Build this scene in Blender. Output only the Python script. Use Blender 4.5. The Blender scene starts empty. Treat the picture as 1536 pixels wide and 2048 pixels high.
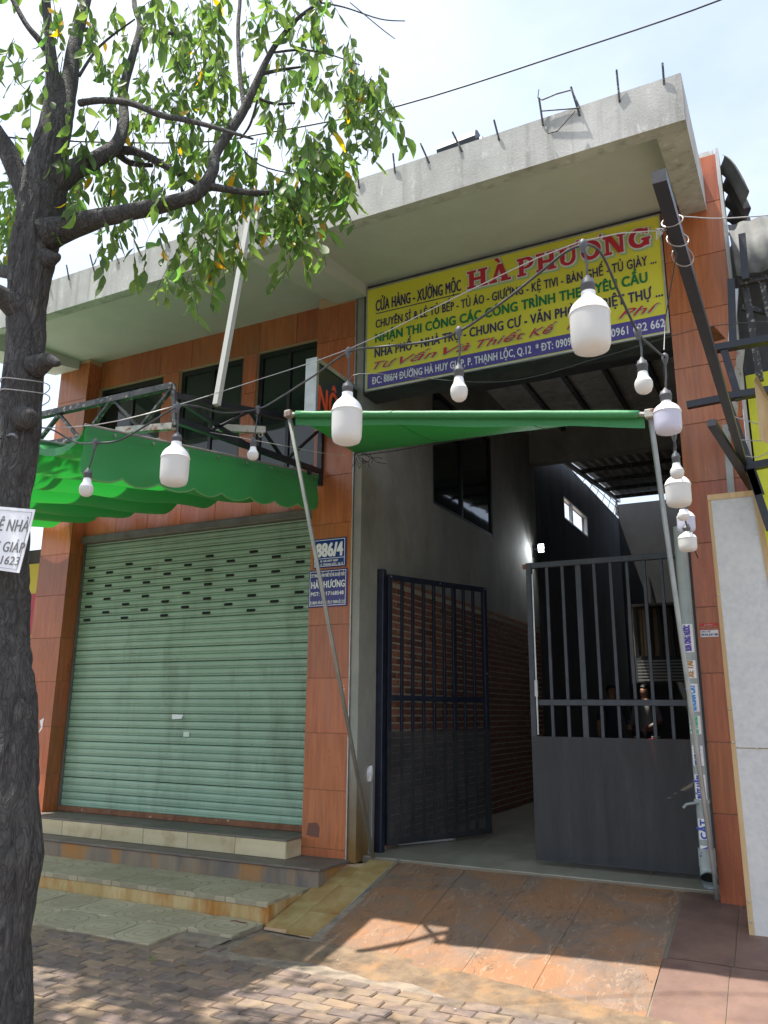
import bpy, bmesh, math, random
from mathutils import Matrix, Vector, Euler, noise
random.seed(7)
S = bpy.context.scene
COL = S.collection
PI = math.pi

# ------------------------------------------------------------------ camera
FPX = 1590.0
YAW, PITCH, ROLL = math.radians(27.2), math.radians(14.1), math.radians(0.5)
CAM = Vector((0, -6.5, 1.58))
RM = Matrix.Rotation(YAW, 3, 'Z') @ Matrix.Rotation(PI/2 + PITCH, 3, 'X') @ Matrix.Rotation(ROLL, 3, 'Z')
cd = bpy.data.cameras.new('camera'); cam = bpy.data.objects.new('camera', cd); COL.objects.link(cam)
cam.matrix_world = Matrix.Translation(CAM) @ RM.to_4x4()
cd.sensor_width = 36; cd.lens = FPX/2048*36; cd.clip_end = 500; cd.clip_start = 0.05
S.camera = cam
S.render.resolution_x, S.render.resolution_y = 768, 1024

# ------------------------------------------------------------------ sky, sun, exposure
SUN_TRAVEL = Vector((0.27, 0.14, -1.0)).normalized()
W = bpy.data.worlds.new('World'); S.world = W; W.use_nodes = True
nt = W.node_tree; nt.nodes.clear()
out = nt.nodes.new('ShaderNodeOutputWorld'); bg = nt.nodes.new('ShaderNodeBackground')
sky = nt.nodes.new('ShaderNodeTexSky'); sky.sky_type = 'NISHITA'; sky.sun_disc = False
sky.sun_elevation = math.asin(-SUN_TRAVEL.z); sky.sun_rotation = math.atan2(-SUN_TRAVEL.x, -SUN_TRAVEL.y)
sky.air_density = 1.0; sky.dust_density = 2.6; sky.ozone_density = 1.0
tc = nt.nodes.new('ShaderNodeTexCoord'); mp = nt.nodes.new('ShaderNodeMapping'); mp.inputs['Scale'].default_value = (1, 1, 1.8)
mp.inputs['Location'].default_value = (3.4, 1.2, 0.3)
no = nt.nodes.new('ShaderNodeTexNoise'); no.inputs['Scale'].default_value = 1.7; no.inputs['Detail'].default_value = 7; no.inputs['Roughness'].default_value = 0.55
rp = nt.nodes.new('ShaderNodeValToRGB'); rp.color_ramp.elements[0].position = 0.36; rp.color_ramp.elements[1].position = 0.66
rp.color_ramp.elements[0].color = (.32, .32, .32, 1); rp.color_ramp.elements[1].color = (.95, .95, .95, 1)
mx = nt.nodes.new('ShaderNodeMix'); mx.data_type = 'RGBA'; mx.inputs['B'].default_value = (3.6, 3.85, 4.25, 1)
L = nt.links.new
L(tc.outputs['Generated'], mp.inputs['Vector']); L(mp.outputs[0], no.inputs['Vector']); L(no.outputs['Fac'], rp.inputs[0])
L(rp.outputs[0], mx.inputs['Factor']); L(sky.outputs[0], mx.inputs['A']); L(mx.outputs['Result'], bg.inputs[0]); L(bg.outputs[0], out.inputs[0])
bg.inputs[1].default_value = 0.095
sl = bpy.data.lights.new('sun', 'SUN'); sl.energy = 2.75; sl.angle = math.radians(0.6); sl.color = (1, .95, .86)
so = bpy.data.objects.new('sun', sl); COL.objects.link(so); so.rotation_euler = SUN_TRAVEL.to_track_quat('-Z', 'Y').to_euler()
S.view_settings.view_transform = 'Standard'; S.view_settings.look = 'None'; S.view_settings.gamma = 1
S.view_settings.use_curve_mapping = False
S.view_settings.exposure = 1.8
S.render.engine = 'CYCLES'
S.cycles.max_bounces = 8; S.cycles.diffuse_bounces = 5; S.cycles.transparent_max_bounces = 12

# ------------------------------------------------------------------ ray helpers (photo pixel -> point at its own distance)
def ray(x, y): return RM @ Vector(((x-768)/FPX, -(y-1024)/FPX, -1.0))
def atY(x, y, Y): r = ray(x, y); return CAM + r*((Y-CAM.y)/r.y)
def atX(x, y, X): r = ray(x, y); return CAM + r*((X-CAM.x)/r.x)
def atZ(x, y, Z): r = ray(x, y); return CAM + r*((Z-CAM.z)/r.z)
def atD(x, y, d): return CAM + ray(x, y).normalized()*d
def depth(P): return -(RM.transposed() @ (P-CAM)).z
def proj(P):
    c = RM.transposed() @ (Vector(P)-CAM)
    return 768-FPX*c.x/c.z, 1024+FPX*c.y/c.z

# ------------------------------------------------------------------ mesh helpers
def org(o):
    v = Vector((0, 0, 0))
    while o is not None: v += o.location; o = o.parent
    return v
class MB:
    def __init__(s): s.v = []; s.f = []
    def add(s, vs, fs):
        b = len(s.v); s.v += [Vector(v) for v in vs]; s.f += [tuple(i+b for i in f) for f in fs]; return s
    def box(s, x0, x1, y0, y1, z0, z1, bev=0.0):
        if bev <= 0:
            return s.add([(x0,y0,z0),(x1,y0,z0),(x1,y1,z0),(x0,y1,z0),(x0,y0,z1),(x1,y0,z1),(x1,y1,z1),(x0,y1,z1)],
                         [(0,3,2,1),(4,5,6,7),(0,1,5,4),(1,2,6,5),(2,3,7,6),(3,0,4,7)])
        bm = bmesh.new(); bmesh.ops.create_cube(bm, size=1)
        for v in bm.verts: v.co = Vector(((x0+x1)/2+v.co.x*(x1-x0), (y0+y1)/2+v.co.y*(y1-y0), (z0+z1)/2+v.co.z*(z1-z0)))
        bmesh.ops.bevel(bm, geom=bm.edges[:], offset=bev, segments=1, affect='EDGES')
        bm.verts.ensure_lookup_table(); r = s.add([v.co.copy() for v in bm.verts], [[v.index for v in f.verts] for f in bm.faces]); bm.free(); return r
    def beam(s, p, q, w, h=None, up=(0, 0, 1)):
        p, q = Vector(p), Vector(q); h = h or w; d = (q-p).normalized(); u = Vector(up)
        if abs(d.dot(u)) > .97: u = Vector((0, 1, 0))
        a = d.cross(u).normalized(); b = a.cross(d).normalized(); vs = []
        for P in (p, q):
            for i, j in ((-1,-1),(1,-1),(1,1),(-1,1)): vs.append(P+a*i*w/2+b*j*h/2)
        return s.add(vs, [(0,1,2,3),(7,6,5,4),(0,4,5,1),(1,5,6,2),(2,6,7,3),(3,7,4,0)])
    def tube(s, pts, r, n=8, caps=True, fn=None):
        pts = [Vector(p) for p in pts]; rs = r if isinstance(r, (list, tuple)) else [r]*len(pts)
        vs = []; a = None
        for i, P in enumerate(pts):
            d = (pts[min(i+1, len(pts)-1)]-pts[max(i-1, 0)]).normalized()
            if a is None:
                u = Vector((0, 0, 1)) if abs(d.z) < .9 else Vector((0, 1, 0)); a = d.cross(u).normalized()
            else: a = (a-d*a.dot(d)).normalized()
            b = d.cross(a)
            for k in range(n):
                t = 2*PI*k/n; q = a*math.cos(t)+b*math.sin(t); rr = rs[i]
                if fn: rr *= fn(P+q*rr, t, i)
                vs.append(P+q*rr)
        fs = []
        for i in range(len(pts)-1):
            for k in range(n):
                k2 = (k+1) % n; fs.append((i*n+k, i*n+k2, (i+1)*n+k2, (i+1)*n+k))
        if caps: fs.append(tuple(range(n))[::-1]); fs.append(tuple((len(pts)-1)*n+k for k in range(n)))
        return s.add(vs, fs)
    def lathe(s, prof, c=(0, 0, 0), n=24):
        c = Vector(c); vs = []; fs = []
        for r, z in prof:
            for k in range(n): vs.append(c+Vector((r*math.cos(2*PI*k/n), r*math.sin(2*PI*k/n), z)))
        for i in range(len(prof)-1):
            for k in range(n): k2 = (k+1) % n; fs.append((i*n+k, i*n+k2, (i+1)*n+k2, (i+1)*n+k))
        return s.add(vs, fs)
    def poly(s, pts, nrm, t):       # flat outline with thickness t along nrm
        n = len(pts); P = [Vector(p) for p in pts]; N = Vector(nrm).normalized()*t
        fs = [tuple(range(n)), tuple(range(2*n-1, n-1, -1))]+[(i, (i+1) % n, n+(i+1) % n, n+i)[::-1] for i in range(n)]
        return s.add(P+[p+N for p in P], fs)
    def grid(s, fn, nu, nv):
        vs = [fn(i/nu, j/nv) for j in range(nv+1) for i in range(nu+1)]
        return s.add(vs, [(j*(nu+1)+i, j*(nu+1)+i+1, (j+1)*(nu+1)+i+1, (j+1)*(nu+1)+i) for j in range(nv) for i in range(nu)])
    def mesh(s, name, mat, o=Vector((0, 0, 0)), smooth=False):
        me = bpy.data.meshes.new(name); me.from_pydata([v-o for v in s.v], [], s.f)
        if mat: me.materials.append(mat)
        bm = bmesh.new(); bm.from_mesh(me); bmesh.ops.recalc_face_normals(bm, faces=bm.faces[:]); bm.to_mesh(me); bm.free()
        if smooth:
            me.polygons.foreach_set('use_smooth', [True]*len(me.polygons))
        me.update(); return me
    def build(s, name, mat, parent=None, smooth=False, **props):
        me = s.mesh(name, mat, org(parent), smooth); o = bpy.data.objects.new(name, me); COL.objects.link(o); o.parent = parent
        for k, v in props.items(): o[k] = v
        return o
def empty(name, loc, label, cat, group=None):
    o = bpy.data.objects.new(name, None); COL.objects.link(o); o.location = loc; o.empty_display_size = .1
    o['label'] = label; o['category'] = cat
    if group: o['group'] = group
    return o
def inst(name, me, loc, parent, rot=None, scale=None):
    o = bpy.data.objects.new(name, me); COL.objects.link(o); o.parent = parent; o.location = Vector(loc)-org(parent)
    if rot is not None: o.rotation_euler = rot
    if scale is not None: o.scale = scale
    return o
def solidify(o, t):
    m = o.modifiers.new('thickness', 'SOLIDIFY'); m.thickness = t; m.offset = 0; return o

# ------------------------------------------------------------------ materials
def newmat(name):
    m = bpy.data.materials.new(name); m.use_nodes = True; n = m.node_tree.nodes; b = n['Principled BSDF']; return m, n, m.node_tree.links.new, b
def ramp(n, l, src, stops):
    r = n.new('ShaderNodeValToRGB'); e = r.color_ramp.elements
    while len(e) < len(stops): e.new(.5)
    for i, (p, c) in enumerate(stops): e[i].position = p; e[i].color = (*c, 1) if len(c) == 3 else c
    l(src, r.inputs[0]); return r.outputs[0]
def mixc(n, l, f, a, b, mode='MIX'):
    m = n.new('ShaderNodeMix'); m.data_type = 'RGBA'; m.blend_type = mode
    for k, v in (('Factor', f), ('A', a), ('B', b)):
        if isinstance(v, (int, float)): m.inputs[k].default_value = v
        elif isinstance(v, tuple): m.inputs[k].default_value = (*v, 1)
        else: l(v, m.inputs[k])
    return m.outputs['Result']
def pos(n, l, sc=(1, 1, 1), rnd=0, obj=False):
    if obj: src = n.new('ShaderNodeTexCoord').outputs['Object']
    else: src = n.new('ShaderNodeNewGeometry').outputs['Position']
    m = n.new('ShaderNodeMapping'); m.inputs['Scale'].default_value = sc; l(src, m.inputs['Vector'])
    if rnd:
        oi = n.new('ShaderNodeObjectInfo'); mu = n.new('ShaderNodeMath'); mu.operation = 'MULTIPLY'; mu.inputs[1].default_value = rnd
        l(oi.outputs['Random'], mu.inputs[0]); l(mu.outputs[0], m.inputs['Location'])
    return m.outputs[0]
def noi(n, l, vec, scale, det=6, rough=.6, dist=0):
    t = n.new('ShaderNodeTexNoise'); t.inputs['Scale'].default_value = scale; t.inputs['Detail'].default_value = det
    t.inputs['Roughness'].default_value = rough; t.inputs['Distortion'].default_value = dist; l(vec, t.inputs['Vector']); return t.outputs['Fac']
def bump(n, l, b, h, st, dist=.01):
    u = n.new('ShaderNodeBump'); u.inputs['Strength'].default_value = st; u.inputs['Distance'].default_value = dist
    l(h, u.inputs['Height']); l(u.outputs[0], b.inputs['Normal'])
def rndval(n, l, col, amt, hue=0):
    oi = n.new('ShaderNodeObjectInfo'); mr = n.new('ShaderNodeMapRange'); mr.inputs[3].default_value = 1-amt; mr.inputs[4].default_value = 1+amt
    l(oi.outputs['Random'], mr.inputs[0]); h = n.new('ShaderNodeHueSaturation'); l(col, h.inputs['Color']); l(mr.outputs[0], h.inputs['Value'])
    if hue:
        m2 = n.new('ShaderNodeMapRange'); m2.inputs[3].default_value = .5-hue; m2.inputs[4].default_value = .5+hue
        f = n.new('ShaderNodeMath'); f.operation = 'MULTIPLY'; f.inputs[1].default_value = 7.31; g = n.new('ShaderNodeMath'); g.operation = 'FRACT'
        l(oi.outputs['Random'], f.inputs[0]); l(f.outputs[0], g.inputs[0]); l(g.outputs[0], m2.inputs[0]); l(m2.outputs[0], h.inputs['Hue'])
    return h.outputs[0]
def M(name, c1, c2, sc=4, st=(1, 1, 1), rough=.7, bmp=.2, bd=.01, metal=0, rnd=0, hue=0, dirt=None, dsc=1.2, dst=(1, 1, 1), dlo=.5, dhi=.7, roff=0, lo=.35, hi=.65, rv=0, fine=0):
    m, n, l, b = newmat(name)
    f = noi(n, l, pos(n, l, st, roff), sc)
    c = ramp(n, l, f, [(lo, c1), (hi, c2)])
    if dirt:
        g = noi(n, l, pos(n, l, dst, roff), dsc, 8, .68)
        gm = n.new('ShaderNodeMapRange'); gm.inputs[1].default_value = dlo; gm.inputs[2].default_value = dhi; l(g, gm.inputs[0])
        c = mixc(n, l, gm.outputs[0], c, dirt)
    if rnd or hue: c = rndval(n, l, c, rnd, hue)
    l(c, b.inputs['Base Color']); b.inputs['Roughness'].default_value = rough; b.inputs['Metallic'].default_value = metal
    if rv:
        mr = n.new('ShaderNodeMapRange'); mr.inputs[3].default_value = rough-rv; mr.inputs[4].default_value = rough+rv; l(f, mr.inputs[0]); l(mr.outputs[0], b.inputs['Roughness'])
    if bmp:
        h = f
        if fine:
            g2 = noi(n, l, pos(n, l), fine, 8, .7); ad = n.new('ShaderNodeMath'); ad.operation = 'ADD'; l(f, ad.inputs[0]); l(g2, ad.inputs[1]); h = ad.outputs[0]
        bump(n, l, b, h, bmp, bd)
    return m
def flat(name, c, rough=.5, metal=0, emit=None):
    m, n, l, b = newmat(name); b.inputs['Base Color'].default_value = (*c, 1); b.inputs['Roughness'].default_value = rough; b.inputs['Metallic'].default_value = metal
    if emit: b.inputs['Emission Color'].default_value = (*c, 1); b.inputs['Emission Strength'].default_value = emit
    return m
def wood_tile(name, vertical=True):
    m, n, l, b = newmat(name)
    p = pos(n, l, (1, 1, .07) if vertical else (.07, 1, 1), 9.0)
    f = noi(n, l, p, 34, 5, .55, .4); g = noi(n, l, pos(n, l, (1, 1, .25), 5.0), 5, 3)
    c = ramp(n, l, f, [(.3, (.25, .062, .022)), (.5, (.36, .098, .036)), (.7, (.47, .15, .062))])
    c = mixc(n, l, g, c, (.52, .17, .07)); c = mixc(n, l, .5, c, ramp(n, l, f, [(.3, (.25, .06, .022)), (.72, (.46, .14, .055))]))
    d = noi(n, l, pos(n, l, (1, 1, .5)), 2.2, 8, .7); dm = n.new('ShaderNodeMapRange'); dm.inputs[1].default_value = .52; dm.inputs[2].default_value = .85; dm.inputs[4].default_value = .6; l(d, dm.inputs[0])
    c = mixc(n, l, dm.outputs[0], c, (.30, .17, .12))
    c = rndval(n, l, c, .11, .006); l(c, b.inputs['Base Color']); b.inputs['Roughness'].default_value = .24
    rr = n.new('ShaderNodeMapRange'); rr.inputs[3].default_value = .17; rr.inputs[4].default_value = .42; l(d, rr.inputs[0]); l(rr.outputs[0], b.inputs['Roughness'])
    bump(n, l, b, f, .05, .002); return m
def mth0(n, l, a, v):
    q = n.new('ShaderNodeMath'); q.operation = 'MULTIPLY'; l(a, q.inputs[0]); q.inputs[1].default_value = v; return q.outputs[0]
def mth1(n, l, a, b):      # (1-a)*b
    q = n.new('ShaderNodeMath'); q.operation = 'SUBTRACT'; q.inputs[0].default_value = 1; l(a, q.inputs[1]); w = n.new('ShaderNodeMath'); w.operation = 'MULTIPLY'; l(q.outputs[0], w.inputs[0]); l(b, w.inputs[1]); return w.outputs[0]
m_wood = wood_tile('brown wood-look tile')
def concrete(name, c1, c2, dark, streak=True, stain=None, zlo=.3, zhi=1.1):
    m, n, l, b = newmat(name)
    f = noi(n, l, pos(n, l, (1, 1, .6)), 2.3, 10, .68); c = ramp(n, l, f, [(.3, c1), (.68, c2)])
    if streak:
        s1 = noi(n, l, pos(n, l, (1, 1, .06)), 9, 6, .6); mr = n.new('ShaderNodeMapRange'); mr.inputs[1].default_value = .50; mr.inputs[2].default_value = .74; mr.inputs[4].default_value = .75; l(s1, mr.inputs[0])
        c = mixc(n, l, mr.outputs[0], c, dark)
        s2 = noi(n, l, pos(n, l, (1, 1, .35)), 13, 8, .75); m2 = n.new('ShaderNodeMapRange'); m2.inputs[1].default_value = .56; m2.inputs[2].default_value = .68; m2.inputs[4].default_value = .55; l(s2, m2.inputs[0])
        c = mixc(n, l, m2.outputs[0], c, tuple(min(.75, v*1.45) for v in c2))
    if stain:
        g = n.new('ShaderNodeNewGeometry'); sx = n.new('ShaderNodeSeparateXYZ'); l(g.outputs['Position'], sx.inputs[0])
        mr = n.new('ShaderNodeMapRange'); mr.inputs[1].default_value = zhi; mr.inputs[2].default_value = zlo; l(sx.outputs['Z'], mr.inputs[0])
        q = noi(n, l, pos(n, l, (1, 1, .4)), 4, 6); mu = n.new('ShaderNodeMath'); mu.operation = 'MULTIPLY'; mu.use_clamp = True; l(mr.outputs[0], mu.inputs[0])
        a2 = n.new('ShaderNodeMath'); a2.operation = 'MULTIPLY'; a2.inputs[1].default_value = 2.0; l(q, a2.inputs[0]); l(a2.outputs[0], mu.inputs[1])
        c = mixc(n, l, mu.outputs[0], c, stain)
    l(c, b.inputs['Base Color']); b.inputs['Roughness'].default_value = .88
    h = noi(n, l, pos(n, l), 55, 8, .7); ad = n.new('ShaderNodeMath'); ad.operation = 'ADD'; l(f, ad.inputs[0]); l(h, ad.inputs[1]); bump(n, l, b, ad.outputs[0], .35, .008)
    return m
m_conc = concrete('weathered concrete', (.34, .34, .325), (.52, .52, .50), (.19, .185, .175))
m_soffit = concrete('grey soffit render', (.50, .505, .495), (.57, .575, .56), (.2, .2, .18), streak=False)
m_wall = concrete('dark cement render', (.21, .21, .19), (.35, .345, .31), (.07, .07, .065), streak=False, stain=(.19, .105, .03), zlo=.3, zhi=1.2)
m_inner = concrete('dark inner render', (.06, .065, .07), (.10, .105, .11), (.04, .04, .045))  # very dark grey render with darker vertical streaks
m_shade = concrete('shade black render', (.028, .030, .033), (.05, .052, .055), (.02, .02, .02), streak=False)  # near-black colour stands in for deep shade at the passage end
m_brick = M('old red brick', (.20, .085, .055), (.33, .15, .095), 26, rough=.9, bmp=.5, rnd=.38, hue=.012, roff=6, dirt=(.05, .04, .038), dsc=7, dlo=.55, dhi=.75)
m_mortar = M('sandy mortar', (.44, .40, .31), (.58, .53, .42), 30, rough=.95, bmp=.5)
m_floor = M('pale worn floor tile', (.28, .26, .21), (.38, .355, .30), 5, rough=.35, bmp=.08, rnd=.06, dirt=(.2, .15, .08), dsc=2.5, dlo=.55, dhi=.8, rv=.12)
m_grout = flat('grout', (.20, .17, .13), .9)
m_lgrout = flat('pale tile grout', (.50, .34, .22), .8)
m_black = M('black painted steel', (.009, .011, .018), (.018, .020, .028), 8, rough=.42, bmp=.1, dirt=(.055, .05, .048), dsc=6, dlo=.58, dhi=.75, rv=.1)
m_gate2 = M('faded charcoal gate paint', (.036, .042, .054), (.055, .062, .078), 9, rough=.5, bmp=.1, dirt=(.10, .10, .10), dsc=7, dlo=.6, dhi=.8)
m_gate1 = M('navy gate paint', (.010, .014, .030), (.02, .024, .044), 9, rough=.42, bmp=.1, dirt=(.05, .045, .045), dsc=7, dlo=.62, dhi=.8)
m_rusty = M('peeling black steel', (.03, .033, .035), (.05, .05, .052), 9, rough=.6, bmp=.3, dirt=(.32, .30, .27), dsc=28, dlo=.56, dhi=.62)
m_rustw = M('rusty pale steel', (.36, .35, .31), (.48, .47, .42), 9, rough=.6, bmp=.3, dirt=(.16, .055, .022), dsc=9, dlo=.48, dhi=.6)
m_shut, n_, l_, b_ = newmat('sage green roller slat')
f0 = noi(n_, l_, pos(n_, l_), 3, 6); c_ = ramp(n_, l_, f0, [(.35, (.25, .375, .29)), (.65, (.30, .435, .34))])
gq = noi(n_, l_, pos(n_, l_, (1, 1, .25)), 2.4, 10, .72); gm = n_.new('ShaderNodeMapRange'); gm.inputs[1].default_value = .52; gm.inputs[2].default_value = .8; l_(gq, gm.inputs[0]); c_ = mixc(n_, l_, gm.outputs[0], c_, (.15, .20, .14))
gq = noi(n_, l_, pos(n_, l_, (1, 1, 1.6)), 19, 6, .7); gm = n_.new('ShaderNodeMapRange'); gm.inputs[1].default_value = .685; gm.inputs[2].default_value = .72; l_(gq, gm.inputs[0]); c_ = mixc(n_, l_, gm.outputs[0], c_, (.22, .10, .05))
c_ = rndval(n_, l_, c_, .045); l_(c_, b_.inputs['Base Color']); b_.inputs['Roughness'].default_value = .38; bump(n_, l_, b_, noi(n_, l_, pos(n_, l_), 2.2, 3), .35, .03)
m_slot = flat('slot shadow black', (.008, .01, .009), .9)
m_rail = M('rusted bottom rail', (.15, .055, .028), (.24, .10, .05), 12, rough=.8, bmp=.3, dirt=(.45, .36, .26), dsc=11, dlo=.62, dhi=.66)
m_header = M('grey shutter hood', (.10, .10, .095), (.15, .15, .14), 6, rough=.55, bmp=.1)
m_alu = M('aluminium', (.42, .43, .42), (.55, .56, .55), 10, rough=.4, bmp=.05, metal=.6)
m_zinc = M('galvanised pole', (.26, .265, .25), (.36, .36, .34), 12, st=(1, 1, .3), rough=.45, bmp=.1, metal=.45, dirt=(.22, .17, .12), dsc=9, dlo=.6, dhi=.75)
m_winfr = flat('dark window frame', (.012, .014, .016), .35)
m_glass, n_, l_, b_ = newmat('dark tinted glass'); b_.inputs['Base Color'].default_value = (.012, .02, .019, 1); b_.inputs['Roughness'].default_value = .04; b_.inputs['IOR'].default_value = 1.55
bump(n_, l_, b_, noi(n_, l_, pos(n_, l_), 1.6, 2), .05, .02)
m_plastic = flat('white lamp plastic', (.78, .78, .77), .16)
m_plasticb = flat('bluish lamp diffuser', (.66, .66, .80), .3)
m_socket = flat('grey rubber socket', (.075, .08, .09), .55)
m_cable = flat('black rubber cable', (.035, .037, .042), .5)
m_wire = flat('galvanised wire', (.36, .36, .35), .45, .4)
m_red = flat('red sign print', (.52, .025, .05), .45)
m_yel, n_, l_, b_ = newmat('yellow sign sheet'); l_(ramp(n_, l_, noi(n_, l_, pos(n_, l_), 1.3), [(.35, (.66, .61, .05)), (.65, (.76, .71, .08))]), b_.inputs['Base Color']); b_.inputs['Roughness'].default_value = .35
bump(n_, l_, b_, noi(n_, l_, pos(n_, l_), 3.0, 3), .15, .02)
m_navy = flat('navy sign print', (.03, .025, .13), .45)
m_green = flat('green sign print', (.0, .19, .075), .45)
m_band = flat('violet blue sign band', (.085, .065, .30), .4)
m_white = flat('white print', (.78, .79, .82), .5)
m_pgreen = flat('pale green outline', (.42, .58, .32), .5)
m_plate = flat('blue enamel', (.018, .03, .22), .22)
m_plate2 = flat('violet blue enamel', (.03, .022, .19), .22)
m_orange = flat('orange red sign letter', (.85, .10, .03), .4, emit=None)
m_ylw = M('yellow tarpaulin', (.62, .66, .03), (.72, .76, .06), 3, rough=.5, bmp=.5, bd=.04)
m_corr = M('weathered corrugated steel', (.15, .155, .15), (.24, .245, .24), 5, rough=.6, bmp=.1, dirt=(.09, .07, .055), dsc=3, dlo=.55, dhi=.75, metal=.2)
m_paleplank = M('pale timber', (.42, .28, .13), (.56, .41, .22), 14, st=(1, 1, .1), rough=.7, bmp=.2, rnd=.1)
m_board = M('pale grey sheet', (.47, .48, .48), (.55, .56, .56), 26, rough=.5, bmp=.12, dirt=(.60, .59, .56), dsc=3.5, dlo=.5, dhi=.75)
m_pvc = M('grey pvc pipe', (.26, .31, .31), (.34, .38, .37), 4, rough=.4, bmp=.05, dirt=(.3, .24, .17), dsc=4, dlo=.6, dhi=.8)
m_bark, n_, l_, b_ = newmat('rough grey bark')
pp = pos(n_, l_, (1, 1, .30)); f1 = noi(n_, l_, pp, 24, 12, .75, 1.0)
vo = n_.new('ShaderNodeTexVoronoi'); vo.inputs['Scale'].default_value = 34; vo.feature = 'DISTANCE_TO_EDGE'
dv = n_.new('ShaderNodeMix'); dv.data_type = 'VECTOR'; dv.inputs['Factor'].default_value = .3
nv = n_.new('ShaderNodeTexNoise'); nv.inputs['Scale'].default_value = 9; l_(pp, nv.inputs['Vector']); l_(pp, dv.inputs['A']); l_(nv.outputs['Color'], dv.inputs['B']); l_(dv.outputs['Result'], vo.inputs['Vector'])
cr = ramp(n_, l_, vo.outputs['Distance'], [(0, (0, 0, 0)), (.14, (1, 1, 1))])
c_ = ramp(n_, l_, f1, [(.3, (.045, .043, .044)), (.52, (.095, .09, .087)), (.72, (.19, .18, .17))])
c_ = mixc(n_, l_, .35, c_, mixc(n_, l_, cr, (.03, .028, .028), c_)); lic = noi(n_, l_, pos(n_, l_), 3.1, 8, .7); lm_ = n_.new('ShaderNodeMapRange'); lm_.inputs[1].default_value = .55; lm_.inputs[2].default_value = .72; lm_.inputs[4].default_value = .6; l_(lic, lm_.inputs[0]); c_ = mixc(n_, l_, lm_.outputs[0], c_, (.15, .155, .14)); l_(c_, b_.inputs['Base Color']); b_.inputs['Roughness'].default_value = .92
ad = n_.new('ShaderNodeMath'); ad.operation = 'MULTIPLY_ADD'; l_(cr, ad.inputs[0]); ad.inputs[1].default_value = .28; l_(f1, ad.inputs[2]); bump(n_, l_, b_, ad.outputs[0], 1.0, .035)
def leafmat(name, c1, c2, tr, hue=.02):
    m, n, l, b = newmat(name); oi = n.new('ShaderNodeNewGeometry')
    c = ramp(n, l, oi.outputs['Random Per Island'], [(0, c1), (1, c2)])
    c = rndval(n, l, c, .25, hue); l(c, b.inputs['Base Color']); b.inputs['Roughness'].default_value = .55
    t = n.new('ShaderNodeBsdfTranslucent'); mh = n.new('ShaderNodeHueSaturation'); mh.inputs['Value'].default_value = 2.9; mh.inputs['Saturation'].default_value = 1.15; l(c, mh.inputs['Color']); l(mh.outputs[0], t.inputs['Color'])
    ms = n.new('ShaderNodeMixShader'); ms.inputs[0].default_value = tr; l(b.outputs[0], ms.inputs[1]); l(t.outputs[0], ms.inputs[2]); l(ms.outputs[0], n['Material Output'].inputs['Surface']); return m
m_leaf = leafmat('green leaf', (.055, .12, .034), (.125, .195, .05), .48)
m_leafy = leafmat('yellowing leaf', (.30, .26, .03), (.42, .22, .04), .4, .01)
def cloth(name, c, tr=.35, tc=None):
    m, n, l, b = newmat(name)
    f = noi(n, l, pos(n, l), 2.5, 8, .65); c0 = mixc(n, l, f, tuple(v*.78 for v in c), tuple(min(1, v*1.2) for v in c))
    l(c0, b.inputs['Base Color']); b.inputs['Roughness'].default_value = .5
    bump(n, l, b, noi(n, l, pos(n, l), 6, 5), .25, .02)
    t = n.new('ShaderNodeBsdfTranslucent'); t.inputs['Color'].default_value = (*(tc or c), 1)
    ms = n.new('ShaderNodeMixShader'); ms.inputs[0].default_value = tr; l(b.outputs[0], ms.inputs[1]); l(t.outputs[0], ms.inputs[2]); l(ms.outputs[0], n['Material Output'].inputs['Surface']); return m
m_awn = cloth('green tarpaulin', (.04, .26, .08), .25, (.02, .42, .04))
m_awn2 = cloth('green valance tarpaulin', (.055, .27, .10), .22, (.03, .42, .07))
m_mesh, n_, l_, b_ = newmat('fine dark mesh sheet'); b_.inputs['Base Color'].default_value = (.045, .045, .048, 1); b_.inputs['Roughness'].default_value = .6
l_(ramp(n_, l_, noi(n_, l_, pos(n_, l_, (1, 1, .5)), 7, 8, .7), [(.35, (.03, .031, .034)), (.7, (.065, .065, .066))]), b_.inputs['Base Color'])
tp = n_.new('ShaderNodeBsdfTransparent'); ms = n_.new('ShaderNodeMixShader'); ms.inputs[0].default_value = .30; l_(b_.outputs[0], ms.inputs[1]); l_(tp.outputs[0], ms.inputs[2]); l_(ms.outputs[0], n_['Material Output'].inputs['Surface'])
m_mesh2, n_, l_, b_ = newmat('faded mesh sheet'); b_.inputs['Roughness'].default_value = .55
l_(ramp(n_, l_, noi(n_, l_, pos(n_, l_, (1, 1, .12)), 9, 10, .75), [(.35, (.020, .022, .027)), (.6, (.036, .038, .043)), (.75, (.07, .072, .075))]), b_.inputs['Base Color'])
tp = n_.new('ShaderNodeBsdfTransparent'); ms = n_.new('ShaderNodeMixShader'); ms.inputs[0].default_value = .12; l_(b_.outputs[0], ms.inputs[1]); l_(tp.outputs[0], ms.inputs[2]); l_(ms.outputs[0], n_['Material Output'].inputs['Surface'])
m_paver = M('dusty brown paver', (.12, .09, .08), (.19, .145, .125), 14, rough=.85, bmp=.5, bd=.012, rnd=.13, hue=.008, roff=4, dirt=(.28, .195, .125), dsc=1.6, dlo=.42, dhi=.62, fine=70)
m_sand = M('packed sandy dirt', (.18, .145, .115), (.31, .25, .19), 9, rough=.95, bmp=.5, bd=.01, fine=80)
m_fil = M('brown packed dirt', (.13, .09, .062), (.25, .175, .11), 7, rough=.95, bmp=.7, bd=.015, fine=60, dirt=(.33, .19, .09), dsc=4, dlo=.5, dhi=.7)
m_asph = M('asphalt', (.045, .045, .047), (.06, .06, .06), 60, rough=.9, bmp=.3)
m_ramp, n_, l_, b_ = newmat('stained brown ramp concrete')
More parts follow.
